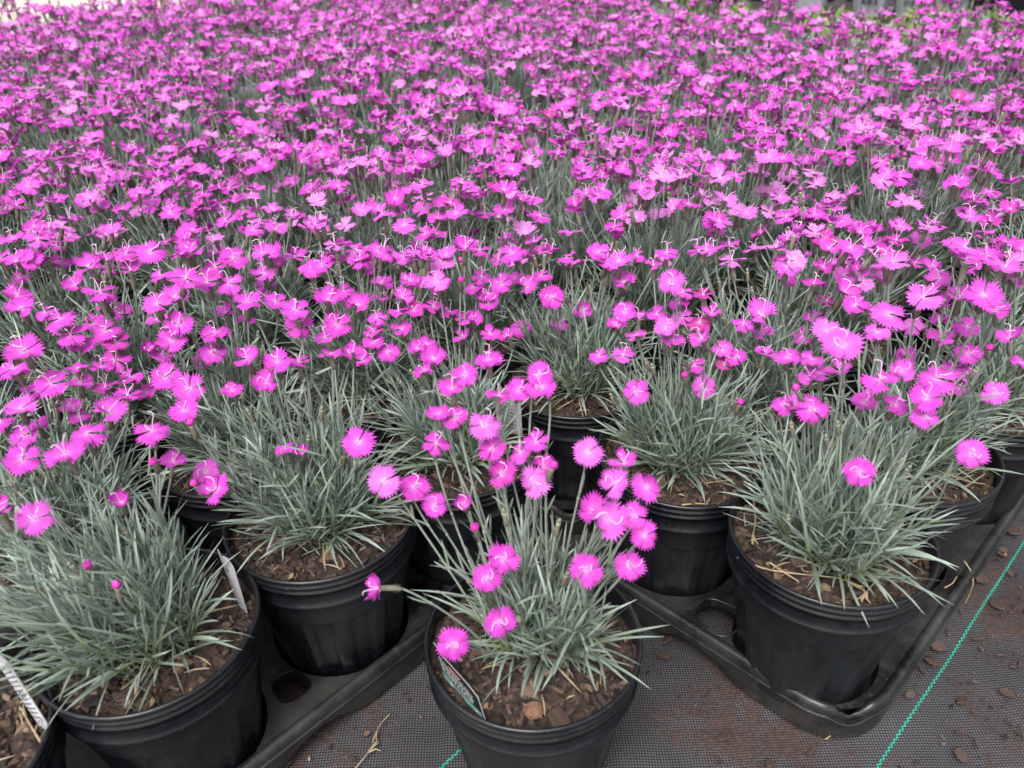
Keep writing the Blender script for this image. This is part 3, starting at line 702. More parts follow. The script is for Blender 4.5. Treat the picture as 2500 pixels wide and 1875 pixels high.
cnt = {}
for (px, py, w, kf, sh) in FLW:
    px -= 2
    force = None
    if 1040 < px < 1600 and py > 1040: force = 'A'
    if 1050 < px < 1345 and py > 870: force = 'A'
    if 900 < px < 1060 and 1160 < py < 1200: force = 'A'
    P, n, dn = locate(px, py, w, force, kf)
    rr = np.random.default_rng(int(px * 31 + py)); z = (P - CAM) @ FW
    up = np.array([0, 0, 1.0]); kf *= .58 if kf < .5 else (.8 if kf < .7 else 1); nor = unit(up * (1 - kf) * .9 - dn * kf + rr.normal(0, .12, 3) + (P - np.array([*front_pots[n][:2], P[2]])) * 1.1)
    sc = float(np.clip(w * z / F_PX / .0262, .80, 1.32))
    place_flower(PL[n], P, nor, rr, shade(rr, np.clip(sh + .15 + rr.normal(0, .07), 0, 1.2)), sc); cnt[n] = cnt.get(n, 0) + 1
# the flower on its long side-reaching stem, left of the front pot
P = at(925, 1436, .235); rr = np.random.default_rng(5)
place_flower(PL['A'], P, unit([-.80, -.30, .35]), rr, shade(rr, .55), .95, base_off=(-.03, -.005), leafy=2)
for (px, py) in BUDL:
    P, n, dn = locate(px, py, 0); rr = np.random.default_rng(int(px + py))
    place_flower(PL[n], P, unit(np.array([-.15, -.25, .9]) + rr.normal(0, .2, 3)), rr, (1, 1, 1, 1), 1.0, kind='bud', leafy=2)
# further blooms of the middle rows, half hidden between the ones listed
for n in Ks_ + ['I', 'H', 'G', 'F']:
    rr = np.random.default_rng(sum(map(ord, n)) + 77); x, y, z = front_pots[n]
    for k in range(34):
        a = rr.uniform(0, 6.28); q = .09 * math.sqrt(rr.random()); P = np.array([x + q * math.cos(a), y + q * math.sin(a), z + rr.normal(.128, .018)])
        px, py, _z = proj(P)
        if py > 655: continue
        place_flower(PL[n], P, unit([.25 * math.cos(a) + rr.normal(0, .15), .2 * math.sin(a) + rr.normal(0, .15), 1]), rr, shade(rr, float(np.clip(rr.normal(.42, .2), 0, 1.1))), rr.uniform(.9, 1.1), leafy=2)
# small green buds scattered among the front plants
for nm in names:
    rr = np.random.default_rng(sum(map(ord, nm)) + 5)
    x, y, z = front_pots[nm]; l = LEAN.get(nm, (0, 0))
    for k in range(4 if nm in 'A' else 9):
        h = rr.uniform(.05, .13); a = rr.uniform(0, 6.28); q = .065 * math.sqrt(rr.random())
        P = np.array([x + l[0] * h + q * math.cos(a), y + l[1] * h + q * math.sin(a), z + h - .01])
        place_flower(PL[nm], P, unit(np.array([math.cos(a) * .3 + l[0], math.sin(a) * .3 + l[1], 1])), rr, (1, 1, 1, 1), .8, kind='greenbud', leafy=2)
print('flowers per pot', cnt, 'front', len(front_pots), 'far', len(far_pots))

# ------------------------------------------------------------------ distant plants: prototypes copied
def far_proto(seed, nfl=27):
    r = np.random.default_rng(seed); fl = []
    fol = foliage(seed + 500, nshoot=24, ntall=84, tall=1.08, K=3, dense=.8, wid=1.0, rad_=.042).mesh('foliage', [M['leaf'], M['straw']])
    for k in range(nfl):
        a = r.uniform(0, 6.28); q = .098 * math.sqrt(r.random()); h = r.normal(.138, .017) - .12 * q
        P = np.array([q * math.cos(a), q * math.sin(a), POT_H + h]); n = unit([.22 * q / .09 * math.cos(a) + r.normal(0, .16), .22 * q / .09 * math.sin(a) + r.normal(0, .16), 1])
        q_ = frame(n, r.uniform(0, 6.28)); Rm = np.array(q_.to_matrix())
        isbud = k % 12 == 11
        if isbud:
            mb = MB()
            s = np.linspace(0, 1, 5); tube(mb, np.stack([0 * s, 0 * s, .006 * s], -1), np.array([.0016, .003, .003, .002, .0003]), 7, 4)
        else: mb = petals_mesh(seed * 10 + k, r.choice([.12, .25, .4, .5, .85], p=[.25, .3, .25, .15, .05]), False, D=.0295)
        add_calyx(mb, k, 1, 6)
        if not isbud: add_styles(mb, k + seed, 2, 4, 2, 6, .8)
        path = stem_curve([q * .25 * math.cos(a), q * .25 * math.sin(a), SOIL_Z], P - n * CAL * .95, n, r, K=7)
        add_stem(mb, (path - P) @ Rm, r, 3, None, 4)
        fl.append((mb.mesh('flower', [M['petal'], M['calyx'], M['style'], M['stem'], M['bud']]), P, q_, isbud))
    return fol, fl
PROTO = [far_proto(300 + k, 46) for k in range(6)]
def zone(px, py):
    return ('blurred far end' if py < 110 else 'half way back' if py < 320 else 'nearest rows') + (' on the left' if px < 830 else ' in the centre' if px < 1670 else ' on the right')
r = np.random.default_rng(17)
for (x, y, z, px, py) in far_pots:
    fol, fl = PROTO[r.integers(6)]
    root = bpy.data.objects.new('potted_dianthus', None); C.objects.link(root); root.empty_display_size = .05
    root.location = (x, y, z - POT_H); root.rotation_euler.z = r.uniform(0, 6.28); s = r.uniform(.94, 1.10); root.scale = (1, 1, s)
    tag(root, 'pink dianthus in the flower mass, ' + zone(px, py), 'potted plant', 'potted dianthus in the back rows, ' + zone(px, py))
    obj('pot', POT, root); obj('soil', SOIL_FAR, root)
    fo = obj('foliage', fol, root, (0, 0, SOIL_Z)); fo['kind'] = 'stuff'
    for me, P, q_, isbud in fl:
        if r.random() < .12: continue
        o = obj('flower_bud' if isbud else 'flower', me, root, P + r.normal(0, .003, 3)); o.rotation_mode = 'QUATERNION'; o.rotation_quaternion = q_
        o.color = shade(r, float(np.clip(r.normal(.38, .26), 0, 1.15)))

# ------------------------------------------------------------------ trays
from mathutils.geometry import delaunay_2d_cdt
def tray_mesh(pots_uv, u0, u1, v0, v1, ztop=.036, notch=True):
    """shuttle tray: flange with round pockets, gaps, rolled lip, skirt. local coords are (u,v)"""
    cr_ = .058
    def rrect(inset, n=10, c=cr_):
        P = []
        for cx, cy, a0 in ((u1 - c, v1 - c, 0), (u0 + c, v1 - c, 90), (u0 + c, v0 + c, 180), (u1 - c, v0 + c, 270)):
            for k in range(n + 1):
                a = math.radians(a0 + 90 * k / n); P.append((cx + (c - inset) * math.cos(a), cy + (c - inset) * math.sin(a)))
        # densify straights
        Q = []
        for i in range(len(P)):
            a, b = np.array(P[i]), np.array(P[(i + 1) % len(P)]); m_ = max(1, int(np.linalg.norm(b - a) / .012))
            for k in range(m_): Q.append(tuple(a + (b - a) * k / m_))
        return Q
    out = rrect(.006); loops = [out]
    for (a, b) in pots_uv:
        n = 44; L = []
        for k in range(n):
            t = 2 * math.pi * k / n; x, y = a + .0645 * math.cos(t), b + .0645 * math.sin(t)
            x = min(max(x, u0 + .0095), u1 - .0095); y = min(max(y, v0 + .0095), v1 - .0095)
            L.append((x, y))
        loops.append(L)
    for (a, b) in holes_uv(pots_uv, v0, v1):
        L = []; n = 24
        for k in range(n):
            t = 2 * math.pi * k / n; c, s_ = math.cos(t), math.sin(t)
            rr = (.0142 if a > min(p_[0] for p_ in pots_uv) else .019) / (abs(c) ** 3.2 + abs(s_) ** 3.2) ** (1 / 3.2); ang_ = 0
            w_ = 1 + .18 * (s_ * (1 if b < (v0 + v1) / 2 else -1))
            L.append((a + rr * c * (1.0 / w_), b + rr * s_ * 1.15))
        loops.append(L)
    co = []; ed = []
    for L in loops:
        s = len(co); co += [Vector(p) for p in L]; ed += [(s + i, s + (i + 1) % len(L)) for i in range(len(L))]
    # seed interior points for smoothness
    vco, _, fc, *_ = delaunay_2d_cdt(co, ed, [], 0, 1e-6)
    def inside(p, L):
        c = False; j = len(L) - 1
        for i in range(len(L)):
            if (L[i][1] > p[1]) != (L[j][1] > p[1]) and p[0] < (L[j][0] - L[i][0]) * (p[1] - L[i][1]) / (L[j][1] - L[i][1]) + L[i][0]: c = not c
            j = i
        return c
    F = []
    for f in fc:
        p = sum((vco[i] for i in f), Vector((0, 0))) / len(f)
        if not inside(p, out): continue
        if any(inside(p, L) for L in loops[1:]): continue
        F.append(list(f))
    mb = MB(); P = np.array([(v.x, v.y, ztop) for v in vco]); n = len(P)
    mb.add(P, np.array(F)); 
    mb.add(P - [0, 0, .0016], np.array(F)[:, ::-1])
    # hole rims: short collars turned down, with a tiny bead
    for L in loops[1 + len(pots_uv):]:
        path = np.array([(x, y, ztop) for x, y in L] + [(*L[0], ztop), (*L[1], ztop)]); tube(mb, path, .0011, 6)
        A = np.array(L); n_ = len(A); top = np.c_[A, np.full(n_, ztop)]; bot = np.c_[A, np.full(n_, ztop - .010)]
        mb.add(np.concatenate([top, bot]), grid_faces(2, n_, True))
    for (a, b), L in zip(pots_uv, loops[1:1 + len(pots_uv)]):
        A = np.array(L); n_ = len(A); c = np.array([a, b])
        prof = [(1, ztop), (.985, ztop - .004), (.965, .016), (.955, .010), (.5, .0096), (.05, .0096)]
        V = [np.c_[c + (A - c) * s_, np.full(n_, z_)] for s_, z_ in prof]
        mb.add(np.concatenate(V), grid_faces(len(prof), n_, True)[:, ::-1])
    # rolled lip, dipping at the corners
    base = rrect(.0045); n_ = len(base)
    Pm = np.array(base)
    cq = cr_ * (1 - R2)
    def corner_dist(p): return min(math.hypot(p[0] - a, p[1] - b) for a in (u0 + cq, u1 - cq) for b in (v0 + cq, v1 - cq))
    prof = [(-.0055, -.0005), (-.003, .0035), (.0005, .0052), (.0035, .0040), (.0052, .0005), (.0054, -.0045), (.0050, -.0060), (.0062, -.0064), (.0064, -.0072)]
    T = np.roll(Pm, -1, 0) - np.roll(Pm, 1, 0); T /= np.linalg.norm(T, axis=1)[:, None]; Nn = np.stack([T[:, 1], -T[:, 0]], -1)
    cd = np.array([corner_dist(p) for p in Pm]); dip = np.clip((.013 - cd) / .005, 0, 1) if notch else 0 * cd
    V = []
    for o_, h_ in prof:
        oo = o_ * (1 - .85 * dip * (h_ > -.004)); V.append(np.c_[Pm + Nn * oo[:, None], ztop + h_ * (1 - .9 * dip * (h_ > -.004)) - .0085 * dip])
    mb.add(np.concatenate(V), grid_faces(len(prof), n_, True))
    # skirt
    lvl = []
    for p in Pm:
        d = min(max(abs(p[0] - a), 0) if min(abs(p[1] - v0), abs(p[1] - v1)) < .02 else abs(p[1] - b) for a, b in pots_uv)
        z_ = np.interp(d, [0, .035, .048, .06, .09], [.0005, .0005, .013, .019, .022])
        if min(p[0] - u0, u1 - p[0]) < .045 and min(p[1] - v0, v1 - p[1]) < .045: z_ = .0005
        lvl.append(z_)
    lvl = np.array(lvl); lvl = (np.roll(lvl, 1) + lvl * 2 + np.roll(lvl, -1)) / 4
    V = []
    for t in np.linspace(0, 1, 5):
        ins = .0005 + .002 * t
        V.append(np.c_[Pm - Nn * (ins - .0045)[None] if np.ndim(ins) else Pm - Nn * (ins - .0045), (ztop - .001 - .0085 * dip) * (1 - t) + lvl * t])
    mb.add(np.concatenate(V), grid_faces(5, n_, True))
    V2 = [np.c_[Pm + Nn * .002, lvl], np.c_[Pm - Nn * .010, lvl + .004]]
    mb.add(np.concatenate(V2), grid_faces(2, n_, True))
    return mb.mesh('tray', [M['tray_plastic']])
def holes_uv(pots, v0, v1):
    vs_ = sorted(set(round(b, 2) for a, b in pots)); H = []
    for row in vs_:
        us = sorted(a for a, b in pots if abs(b - row) < .05); bb = np.mean([b for a, b in pots if abs(b - row) < .05])
        lo = bb < (v0 + v1) / 2
        for a, c in zip(us[:-1], us[1:]): H.append(((a + c) / 2 + .004, (v0 + .044) if lo else (v1 - .044)))
    u0_ = min(a for a, b in pots); vm = np.mean([b for a, b in pots]); H.append((u0_ - .024, vm - .002)); return H
def uvof(n): x, y, z = NEAR[n]; return ((x + y) * R2, (y - x) * R2)
def place_tray(me, label, group='black carrying trays under the pots'):
    o = obj('carrying_tray', me); o.rotation_euler.z = math.radians(45); tag(o, label, 'plant tray', group); return o
eu, ev = uvof('E'); fu, fv = uvof('F'); gu, gv = uvof('G'); hu, hv = uvof('H')
pr = [(eu, ev), (fu, fv), (gu, gv), (1.03, .17), (1.192, .172), (hu, hv), (.725, .335), (.885, .337), (1.046, .337), (1.207, .337)]
place_tray(tray_mesh(pr, .487, 1.285, .094, .415, .038), 'dusty black plastic tray whose notched front corner holds the big right pot')
bu, bv = uvof('B'); cu, cv = uvof('C'); ju, jv = uvof('J'); du, dv = uvof('D')
pl_ = [(du - .162, .515), (du, dv), (bu, bv), (cu, cv), (ju, jv), (du - .162, .676), (du, .676), (.114, .676), (.276, .676), (.438, .676)]
place_tray(tray_mesh(pl_, -.300, .500, .442, .755, .038), 'dusty black plastic tray with square handle holes under the left pots')
import re
# a few more trays behind, partly glimpsed between pots
for u0, v0, ps in tray_specs:
    if v0 < .4 and u0 < 1 or (abs(v0 - .51) < .01 and u0 < .2): continue
    if len(ps) < 10 or v0 > .9 or u0 > 1.2: continue
    lp = [(u, v) for u, v in ps]
    place_tray(tray_mesh(lp, u0 - .078, u0 + 4 * .162 + .078, v0 - .074, v0 + .161 + .074), 'black plastic tray hidden in shade under the middle rows of pots', 'shaded trays under the middle rows')

# ------------------------------------------------------------------ plant tags
def tag_sheet(name, corners_w, thick, matface, matback, prints, label):
    """a bent plastic card; corners_w: quad (bl, br, tr, tl) in the world; prints: list of (x0,y0,x1,y1,mat) in 0..1"""
    bl, br, tr, tl = [np.array(c, float) for c in corners_w]
    root = bpy.data.objects.new(name, None); C.objects.link(root); root.location = tuple(bl); root.empty_display_size = .02
    nrm = unit(np.cross(br - bl, tl - bl))
    bow = .0010
    def pt(x, y, off=0): return (bl * (1 - x) * (1 - y) + br * x * (1 - y) + tr * x * y + tl * (1 - x) * y) - bl + nrm * (off + bow * math.sin(math.pi * x))
    # outline with clipped, notched top
    nx = 13; xs = np.linspace(0, 1, nx); topy = np.interp(xs, [0, .04, .18, .30, .40, .8, 1], [1.0, 1.0, .90, .91, .97, 1.0, .86]); boty = np.interp(xs, [0, .2, .8, 1], [.0, .0, .0, .0])
    ny = 6; V = []
    for off in (0, thick):
        for j in range(ny + 1):
            for x, t_, b_ in zip(xs, topy, boty): V.append(pt(x, b_ + (t_ - b_) * j / ny, off))
    g = grid_faces(ny + 1, nx); k_ = (ny + 1) * nx
    mb = MB(); mb.add(V, np.concatenate([g[:, ::-1], g + k_]), 0)
    ring = [j for j in range(nx)] + [j * nx + nx - 1 for j in range(1, ny + 1)] + [ny * nx + j for j in range(nx - 2, -1, -1)] + [j * nx for j in range(ny - 1, 0, -1)]
    rf = [[ring[i], ring[(i + 1) % len(ring)], ring[(i + 1) % len(ring)] + k_, ring[i] + k_] for i in range(len(ring))]
    base_n = mb.n; mb.f.append(np.array(rf)); mb.mi.append(np.full(len(rf), 1))
    obj('card', mb.mesh('card', [matface, matback], False), root)
    groups = {}
    for x0, y0, x1, y1, mm in prints: groups.setdefault(mm, []).append((x0, y0, x1, y1))
    for mm, L in groups.items():
        mb = MB()
        for x0, y0, x1, y1 in L:
            m_ = max(2, int((x1 - x0) * 12) + 1); X = np.linspace(x0, x1, m_)
            V = [pt(x, y0, thick + .00025 + .0001 * (mm in ('tag_print', 'tag_pink'))) for x in X] + [pt(x, y1, thick + .00025 + .0001 * (mm in ('tag_print', 'tag_pink'))) for x in X]
            mb.add(V, grid_faces(2, m_))
        obj('printing', mb.mesh('printing', [M[mm]], False), root)
    tag(root, label, 'plant tag', 'plastic plant tags')
    return root
def card_px(bl, br, tr, tl, z_bl, z_br, z_tr, z_tl): return [at(*bl, z_bl), at(*br, z_br), at(*tr, z_tr), at(*tl, z_tl)]
def lines(r, y0, y1, step, x0=.1, x1=.9, mm='tag_ink', h=.35):
    out = []; y = y0
    while y < y1:
        x = x0
        while x < x1 - .05:
            w = r.uniform(.03, .14); out.append((x, y, min(x + w, x1), y + step * h, mm)); x += w + .025
        y += step
    return out
rt_ = random.Random(4)
# front pot: black printed tag with teal band, white edge
pr_ = [(.03, .02, .97, .22, 'tag_teal')] + lines(rt_, .30, .72, .075, .06, .86, 'tag_print', .35) + [(.35, .78, .62, .83, 'tag_pink')]
pr_ += [(.20 + .30 * k, .045, .33 + .30 * k, .20, 'tag_black') for k in range(3)] + [(.235 + .30 * k, .08, .295 + .30 * k, .16, 'tag_print') for k in range(3)]
tag_sheet('plant_tag', card_px((1085, 1650), (1186, 1758), (1165, 1693), (1060, 1568), .146, .146, .163, .166), .0007, M['tag_black'], M['tag_white'], pr_, 'black plant tag with teal band and white edge, inside the front pot rim')
pr_ = lines(rt_, .12, .55, .07, .1, .72, 'tag_ink', .25) + lines(rt_, .70, .78, .09, .35, .6, 'tag_ink', .5)
tag_sheet('plant_tag', card_px((577, 1462), (605, 1497), (566, 1368), (532, 1340), .155, .153, .196, .204), .0007, M['tag_white'], M['tag_white'], pr_, 'small white plant tag leaning at the right rim of the large bottom left pot')
pr_ = lines(rt_, .15, .85, .06, .1, .9, 'tag_ink', .3) + [(.32 + .12 * k, .42 - .0 * k, .39 + .12 * k, .52, 'tag_ink') for k in range(4)]
tag_sheet('plant_tag', card_px((98, 1772), (126, 1780), (6, 1592), (-14, 1604), .150, .150, .190, .190), .0007, M['tag_white'], M['tag_white'], pr_, 'white plant tag with black dots and fine print in the bottom left corner pot')
pr_ = lines(rt_, .12, .70, .085, .12, .88, 'tag_ink', .18)
tag_sheet('plant_tag', card_px((1216, 1046), (1276, 1062), (1270, 958), (1216, 930), .165, .165, .215, .222), .0007, M['tag_white'], M['tag_white'], pr_, 'tall pale plant tag with notched top standing behind the front plant')
tag_sheet('plant_tag', card_px((1745, 1075), (1800, 1080), (1800, 975), (1748, 965), .165, .165, .205, .205), .0007, M['tag_white'], M['tag_white'], [], 'blank pale tag half hidden by leaves left of the right corner plant')

# ------------------------------------------------------------------ debris on the cloth and trays
r = np.random.default_rng(31)
mb = MB(); cen = []; sz = []
for k in range(7500):
    u = r.uniform(-.1, 1.1); v = r.choice([r.uniform(-.30, .09), r.uniform(.10, .44)])
    x, y = W(u, v)
    if v > .1 and u > .48: continue
    if math.hypot(x - NEAR['A'][0], y - NEAR['A'][1]) < .066: continue
    dd = snoise(u * 30, v * 30, 5) + .6 * snoise(u * 11, v * 13, 2) + (.5 if v < .09 and v > .03 and u > .5 else 0) + (.5 if v > .41 else 0)
    if abs(v - .0795) < .004 and r.random() < .8: continue
    if dd < (-.15 if v < .06 else .20) + r.uniform(-.5, .5): continue
    cen.append((x, y, .0016)); sz.append(r.choice([.0010, .0017, .0028], p=[.50, .36, .14]) * r.uniform(.7, 1.5))
chips(mb, np.array(cen), sz, r, .3)
o = obj('bark_crumbs', mb.mesh('bark_crumbs', [M['bark']], False)); tag(o, 'fine brown bark crumbs and spilled soil strewn over the woven cloth', 'bark crumbs', kind='stuff')
mb = MB(); chips(mb, np.zeros((1, 3)), [.0075], np.random.default_rng(2), .3, spread=.4); chA = mb.mesh('bark_chip', [M['bark']], False)
mb = MB(); chips(mb, np.zeros((1, 3)), [.0085], np.random.default_rng(9), .25, spread=.4); chB = mb.mesh('bark_chip', [M['bark']], False)
spots = [(2432, 1478), (2445, 1500), (2350, 1710), (2375, 1735), (2345, 1840), (2385, 1815), (2460, 1690), (2000, 1618), (2490, 1620), (2468, 1400), (2440, 1600), (2105, 1640), (1985, 1615), (2500, 1800), (2240, 1862), (2345, 1785),
         (1630, 1560), (1640, 1742), (1880, 1862), (1985, 1832), (1620, 1600), (810, 1750), (985, 1690), (735, 1810), (860, 1850), (1010, 1560), (700, 1860), (1720, 1800), (2330, 1250), (2480, 1255), (1675, 1540), (2390, 1560)]
re_ = np.random.default_rng(55)
for k in range(46):
    u, v = re_.uniform(.30, .95), re_.choice([re_.uniform(-.16, .068), re_.uniform(.088, .092)])
    x, y = W(u, v); q_ = proj((x, y, 0))
    if q_[0] < 2495 and q_[1] < 1870: spots.append(q_[:2])
for k in range(16):
    u, v = re_.uniform(.1, .44), re_.uniform(.13, .425); x, y = W(u, v)
    if math.hypot(x - NEAR['A'][0], y - NEAR['A'][1]) > .075 and proj((x, y, 0))[1] < 1860: spots.append(proj((x, y, 0))[:2])
spots = [s for s in spots if s not in [(2000, 1618), (1985, 1615)]]
for i, (px, py) in enumerate(spots):
    p = at(px, py, .0025); o = obj('bark_chip', chA if i % 2 else chB, None, tuple(p)); o.rotation_euler = (r.normal(0, .15), r.normal(0, .15), r.uniform(0, 6.28)); s = r.uniform(.35, 1.1); o.scale = (s, s * r.uniform(.6, 1), s)
    side = 'right of the green stripe' if px > 2160 + (1875 - py) * .6 else ('between the trays and the front pot' if px > 1400 else 'in front of the left tray')
    tag(o, 'flat brown bark chip lying on the ground cloth ' + side, 'bark chip', 'bark chips ' + side)
def straw(pts_px, z, rad_, label, tip=True, z_list=None):
    P = np.array([at(x, y, (z_list[i] if z_list else z)) for i, (x, y) in enumerate(pts_px)])
    n = 14; t = np.linspace(0, len(P) - 1, n); Q = np.stack([np.interp(t, range(len(P)), P[:, k]) for k in range(3)], -1)
    for _ in range(2): Q[1:-1] = (Q[:-2] + 2 * Q[1:-1] + Q[2:]) / 4
    mb = MB(); tube(mb, Q - Q[0], rad_ * np.linspace(1, .6, n), 5)
    if tip:
        d = unit(Q[-1] - Q[-2])
        for k in range(4):
            a = np.random.default_rng(k).normal(0, .25, 3); a[2] *= .3; tube(mb, np.array([Q[-1] - Q[0] - d * .002, Q[-1] - Q[0] + unit(d + a) * .005, Q[-1] - Q[0] + unit(d + a * 1.6) * .010]), np.array([rad_ * 1.5, rad_ * 1.2, rad_ * .3]), 4)
    o = obj('dry_stalk', mb.mesh('dry_stalk', [M['straw']]), None, tuple(Q[0])); tag(o, label, 'dry stalk', 'dry stalks'); return o
straw([(2354, 1370), (2372, 1395), (2378, 1425), (2365, 1455), (2357, 1472)], .04, .0008, 'thin dead stalk hooked over the outer lip of the right tray', False, [.044, .044, .030, .012, .003])
straw([(2306, 1435), (2325, 1425), (2336, 1408)], .044, .0008, 'short pale straw lying on the right tray lip against the pot', False)
straw([(860, 1885), (885, 1855), (903, 1832)], .003, .0008, 'pale straw with a split end on the cloth at the bottom edge', True)
straw([(950, 1745), (930, 1765), (918, 1790)], .003, .0005, 'thin curved straw on the cloth in front of the left tray', True)
straw([(2015, 1805), (2030, 1795), (2040, 1788)], .003, .0008, 'short straw on the cloth at the foot of the right tray corner', False)
zs = .166
straw([(1800, 1438-78), (1860, 1390), (1950, 1402), (2052, 1410), (2080, 1425)], zs, .0009, 'long forked dry stalk lying on the soil of the right corner pot', True)
straw([(1952, 1372), (1960, 1395), (2000, 1400)], zs, .0007, 'thin dry side shoot beside the long forked stalk in the right corner pot', False)
straw([(2178, 1388), (2150, 1405), (2128, 1430), (2112, 1450)], zs, .0010, 'pale dry stalk pointing to the front rim of the right corner pot', True)
straw([(1880, 1374), (1915, 1398), (1950, 1420)], zs, .0010, 'short straight straw at the left front rim of the right corner pot', False)
straw([(1840, 1222), (1845, 1270), (1838, 1310)], zs, .0010, 'dry leaf stalk standing at the left of the right corner pot', True)
straw([(1670, 1205), (1700, 1185), (1750, 1175), (1790, 1172)], .156, .0011, 'curved tan stalk across the soil of the pot left of the corner pot', False)
straw([(1664, 1233), (1700, 1229), (1725, 1231)], .156, .0011, 'flat tan straw at the front rim of the pot left of the corner pot', False)
straw([(2290, 1190), (2330, 1172), (2375, 1160)], .156, .0010, 'first straw on the soil of the pot behind the corner pot, pointing to its rim', False)
straw([(2355, 1190), (2385, 1170), (2405, 1157)], .156, .0010, 'straw nearest the right rim of the pot behind the corner pot', False)
straw([(2320, 1160), (2360, 1175), (2405, 1182)], .156, .0008, 'straw crossing the other straws behind the right corner pot', False)
straw([(1460, 1580), (1468, 1610), (1466, 1670)], .152, .0007, 'thin pale stalk lying on the soil at the right of the front pot', False)
straw([(295, 1685), (312, 1672), (328, 1656)], .158, .0008, 'pale splinter on the soil of the large bottom left pot', False)
straw([(100, 1812), (80, 1780), (60, 1745)], .153, .0011, 'pale forked dry leaf on the soil of the bottom left corner pot', True)
# round fibrous bark lump in the front pot
mb = MB(); rr = np.random.default_rng(8)
for k in range(150):
    a = unit(rr.normal(0, 1, 3)); b_ = unit(np.cross(a, rr.normal(0, 1, 3))); t = np.linspace(-.9, .9, 7)[:, None]; rad_ = rr.uniform(.0045, .0076)
    tube(mb, (np.cos(t) * a + np.sin(t) * b_) * rad_ * np.array([1, .9, .7]), .00035, 4)
th = np.linspace(0, 2 * np.pi, 12, endpoint=False); ph = np.linspace(.05, math.pi - .05, 8)
mb.add(np.array([[.0050 * math.sin(p) * math.cos(t), .0044 * math.sin(p) * math.sin(t), .0045 * math.cos(p)] for p in ph for t in th]), grid_faces(8, 12, True))
p = at(1303, 1735, .150); o = obj('coir_lump', mb.mesh('coir_lump', [M['straw']]), None, tuple(p)); tag(o, 'round tan fibrous lump on the soil at the front of the front pot', 'fibre lump')
M['coir'] = M['straw'].copy(); M['coir'].name = 'coir'
for n_ in M['coir'].node_tree.nodes:
    if n_.type == 'MIX': n_.inputs[6].default_value = (.13, .065, .035, 1); n_.inputs[7].default_value = (.30, .17, .10, 1)
o.data.materials[0] = M['coir']
for i, (px, py, s, pot) in enumerate([(1365, 1755, 1.6, 'front pot, beside the fibrous lump'), (1275, 1750, 1.1, 'front pot, left of the fibrous lump'), (1232 - 30, 1260 + 5, 1.3, 'second left pot near its right rim'), (985, 1325 - 55, 1.5, 'left of centre pot at its right rim'),
                                       (2085, 1392, 1.6, 'right corner pot, pointed like an arrowhead'), (2255, 1365, 1.8, 'right corner pot by its right rim'), (305, 1700, 1.2, 'large bottom left pot near its front rim')]):
    if i == 2: continue
    z_ = .150 if i < 2 else .162
    p = at(px, py, z_); o = obj('bark_chip', chA if i % 2 else chB, None, tuple(p)); o.rotation_euler = (0, 0, r.uniform(0, 6)); o.scale = (s, s * .8, s)
    tag(o, 'large bark piece in the ' + pot, 'bark chip', 'bark pieces on the potting soil')

# ------------------------------------------------------------------ beyond the flower block
def broad_plant(seed):
    r = np.random.default_rng(seed); mb = MB(); n = 420
    a = r.uniform(0, 6.28, n); q = .15 * np.sqrt(r.random(n)); h = .16 * (1 - (q / .17) ** 2) * r.uniform(.3, 1, n) + .03
    P0 = np.stack([q * np.cos(a), q * np.sin(a), h], -1); D = np.stack([np.cos(a) * r.uniform(.2, 1.2, n), np.sin(a) * r.uniform(.2, 1.2, n), r.uniform(.1, 1.1, n)], -1)
    leaves(mb, P0, D, r.uniform(.03, .055, n), r.uniform(.006, .011, n), r.uniform(0, .4, n), 4, 0, r=r)
    return mb.mesh('foliage', [M['broad']])
BP = [broad_plant(k) for k in (1, 2, 3)]
mb = MB()
for p in range(5):
    a = p * 1.2566; t = np.linspace(-.5, .5, 5); V = [[rr_ * math.cos(a + x), rr_ * math.sin(a + x), .002 * rr_ / .014] for rr_ in (.002, .009, .014) for x in t]
    mb.add(V, grid_faces(3, 5))
WF = mb.mesh('white_flower', [M['tag_white']])
r = np.random.default_rng(77)
k = 0
for i in range(12):
    for j in range(4):
        u = 2.42 + j * .26 + r.uniform(-.04, .04); v = -.15 + i * .20 + r.uniform(-.05, .05)
        x, y = W(u, v); px, py, z = proj((x, y, .1))
        if px < 1500 or px > 2700 or proj((x, y, .17))[1] < (2 if px < 1930 else 27): continue
        root = bpy.data.objects.new('bedding_plant', None); C.objects.link(root); root.location = (x, y, 0); root.rotation_euler.z = r.uniform(0, 6)
        tag(root, 'low yellow-green leafy plant with small white flowers beyond the pink flowers at upper right', 'leafy plant', 'green leafy plants behind the dianthus')
        o = obj('foliage', BP[k % 3], root); k += 1
        for q in range(4):
            a = r.uniform(0, 6.28); d = .12 * math.sqrt(r.random()); o = obj('flower', WF, root, (d * math.cos(a), d * math.sin(a), .185 - d * .4)); s = r.uniform(1, 1.8); o.scale = (s, s, s); o.rotation_euler = (r.normal(-.5, .4), r.normal(0, .4), 0)
WP = POT.copy(); WP.materials.clear(); WP.materials.append(M['white_plastic'])
labels_w = ['leftmost white plastic pot at the top edge beyond the leafy plants', 'second white pot from the left at the top edge', 'white pot with dark writing, left neighbour of the rightmost white pot', 'rightmost white pot with dark writing, beside the big black pot']
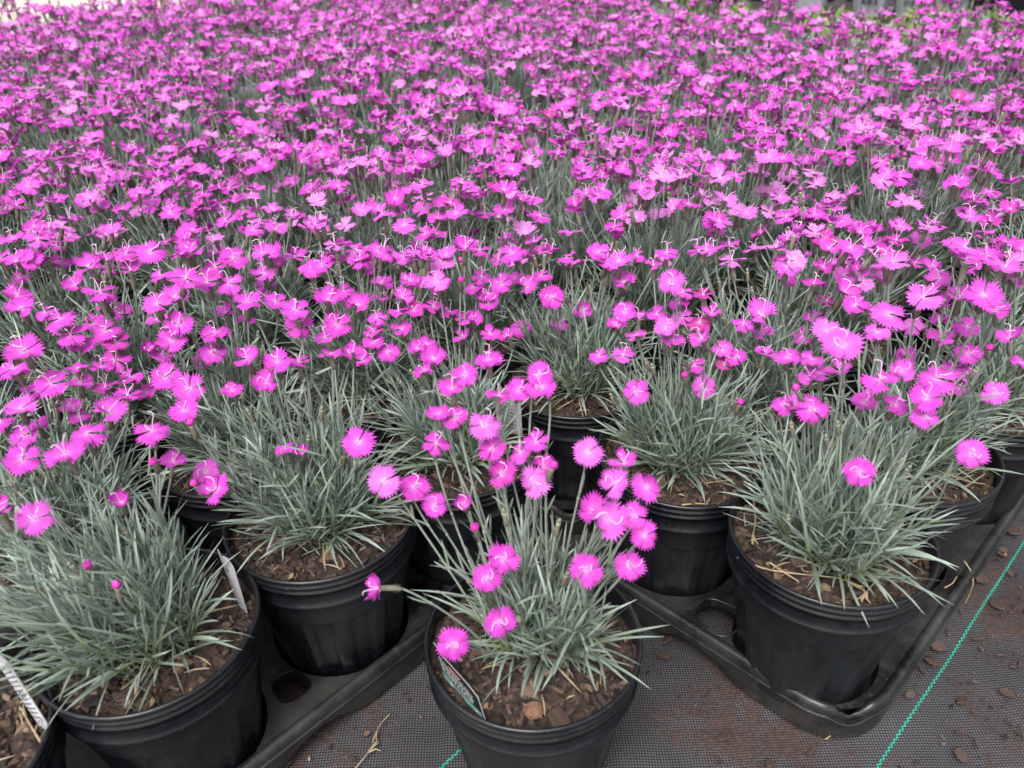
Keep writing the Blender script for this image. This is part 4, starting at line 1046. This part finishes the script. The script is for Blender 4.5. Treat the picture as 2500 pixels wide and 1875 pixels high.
for i, px in enumerate([1975, 2120, 2225, 2320]):
    p = at(px, 22 + i * 3, .02)
    root = bpy.data.objects.new('white_pot', None); C.objects.link(root); root.location = (p[0], p[1], 0); tag(root, labels_w[i], 'plant pot', 'white pots along the far edge')
    o = obj('pot', WP, root); o.scale = (1.08, 1.08, 1.0)
    obj('soil', SOIL_FAR, root)
    # illegible dark lettering on the side facing the path
    rr = random.Random(i); mb = MB(); a0 = math.atan2(-p[1], -p[0])
    if i >= 1:
        for q in range(6):
            a = a0 - .42 + q * .15
            segs = [((a, .055), (a, .078)), ((a, .078), (a + .08, .078)), ((a, .066), (a + .08, .066)), ((a, .055), (a + .08, .055)), ((a + .08, .055), (a + .08, .078))]
            for (s0, s1) in rr.sample(segs, 3):
                P_ = np.array([[.0785 * math.cos(s[0]), .0785 * math.sin(s[0]), s[1]] for s in (s0, s1)]); P_ = np.array([P_[0], (P_[0] + P_[1]) / 2, P_[1]]); tube(mb, P_ * [1.02, 1.02, 1], .0022, 4)
        obj('lettering', mb.mesh('lettering', [M['tag_ink']]), root)
p = at(2450, 40, .02); root = bpy.data.objects.new('large_pot', None); C.objects.link(root); root.location = (p[0], p[1], 0)
tag(root, 'big plain black nursery pot at the top right corner', 'plant pot')
o = obj('pot', POT, root); o.scale = (1.9, 1.9, 1.9); o = obj('soil', SOIL_FAR, root); o.scale = (1.9, 1.9, 1.9)
for i in range(9):  # black pots added to darken the pale strip behind the white ones
    p = at(1640 + i * 118, -14, .02); root = bpy.data.objects.new('dark_filler_pot', None); C.objects.link(root); root.location = (p[0], p[1], 0)
    tag(root, 'added black pot darkening the strip behind the white pots, ' + ORD[i] + ' from the left', 'plant pot', 'added black pots darkening the far strip')
    o = obj('pot', POT, root); o.scale = (1.5, 1.5, 1.6); o = obj('soil', SOIL_FAR, root); o.scale = (1.5, 1.5, 1.6)

def ordinals(group, key, fmt, newkey=None):
    L = sorted([o for o in C.objects if o.get('group') == group], key=key)
    for i, o in enumerate(L): o['label'] = fmt.format(ORD[i] if i < len(ORD) else 'last')
for g in sorted({o.get('group') for o in C.objects if str(o.get('group')).startswith('bark chips ')}):
    ordinals(g, lambda o: -proj(o.location)[1], 'brown bark chip ' + g[11:] + ', {} from the bottom')
ordinals('green leafy plants behind the dianthus', lambda o: proj(o.location)[0], 'yellow-green leafy plant with white flowers beyond the pink block, {} from the left')

for o in C.objects:
    if o.get('label') and len(o['label'].replace('-', ' ').split()) > 16: print('LONG', o.name, o['label'])
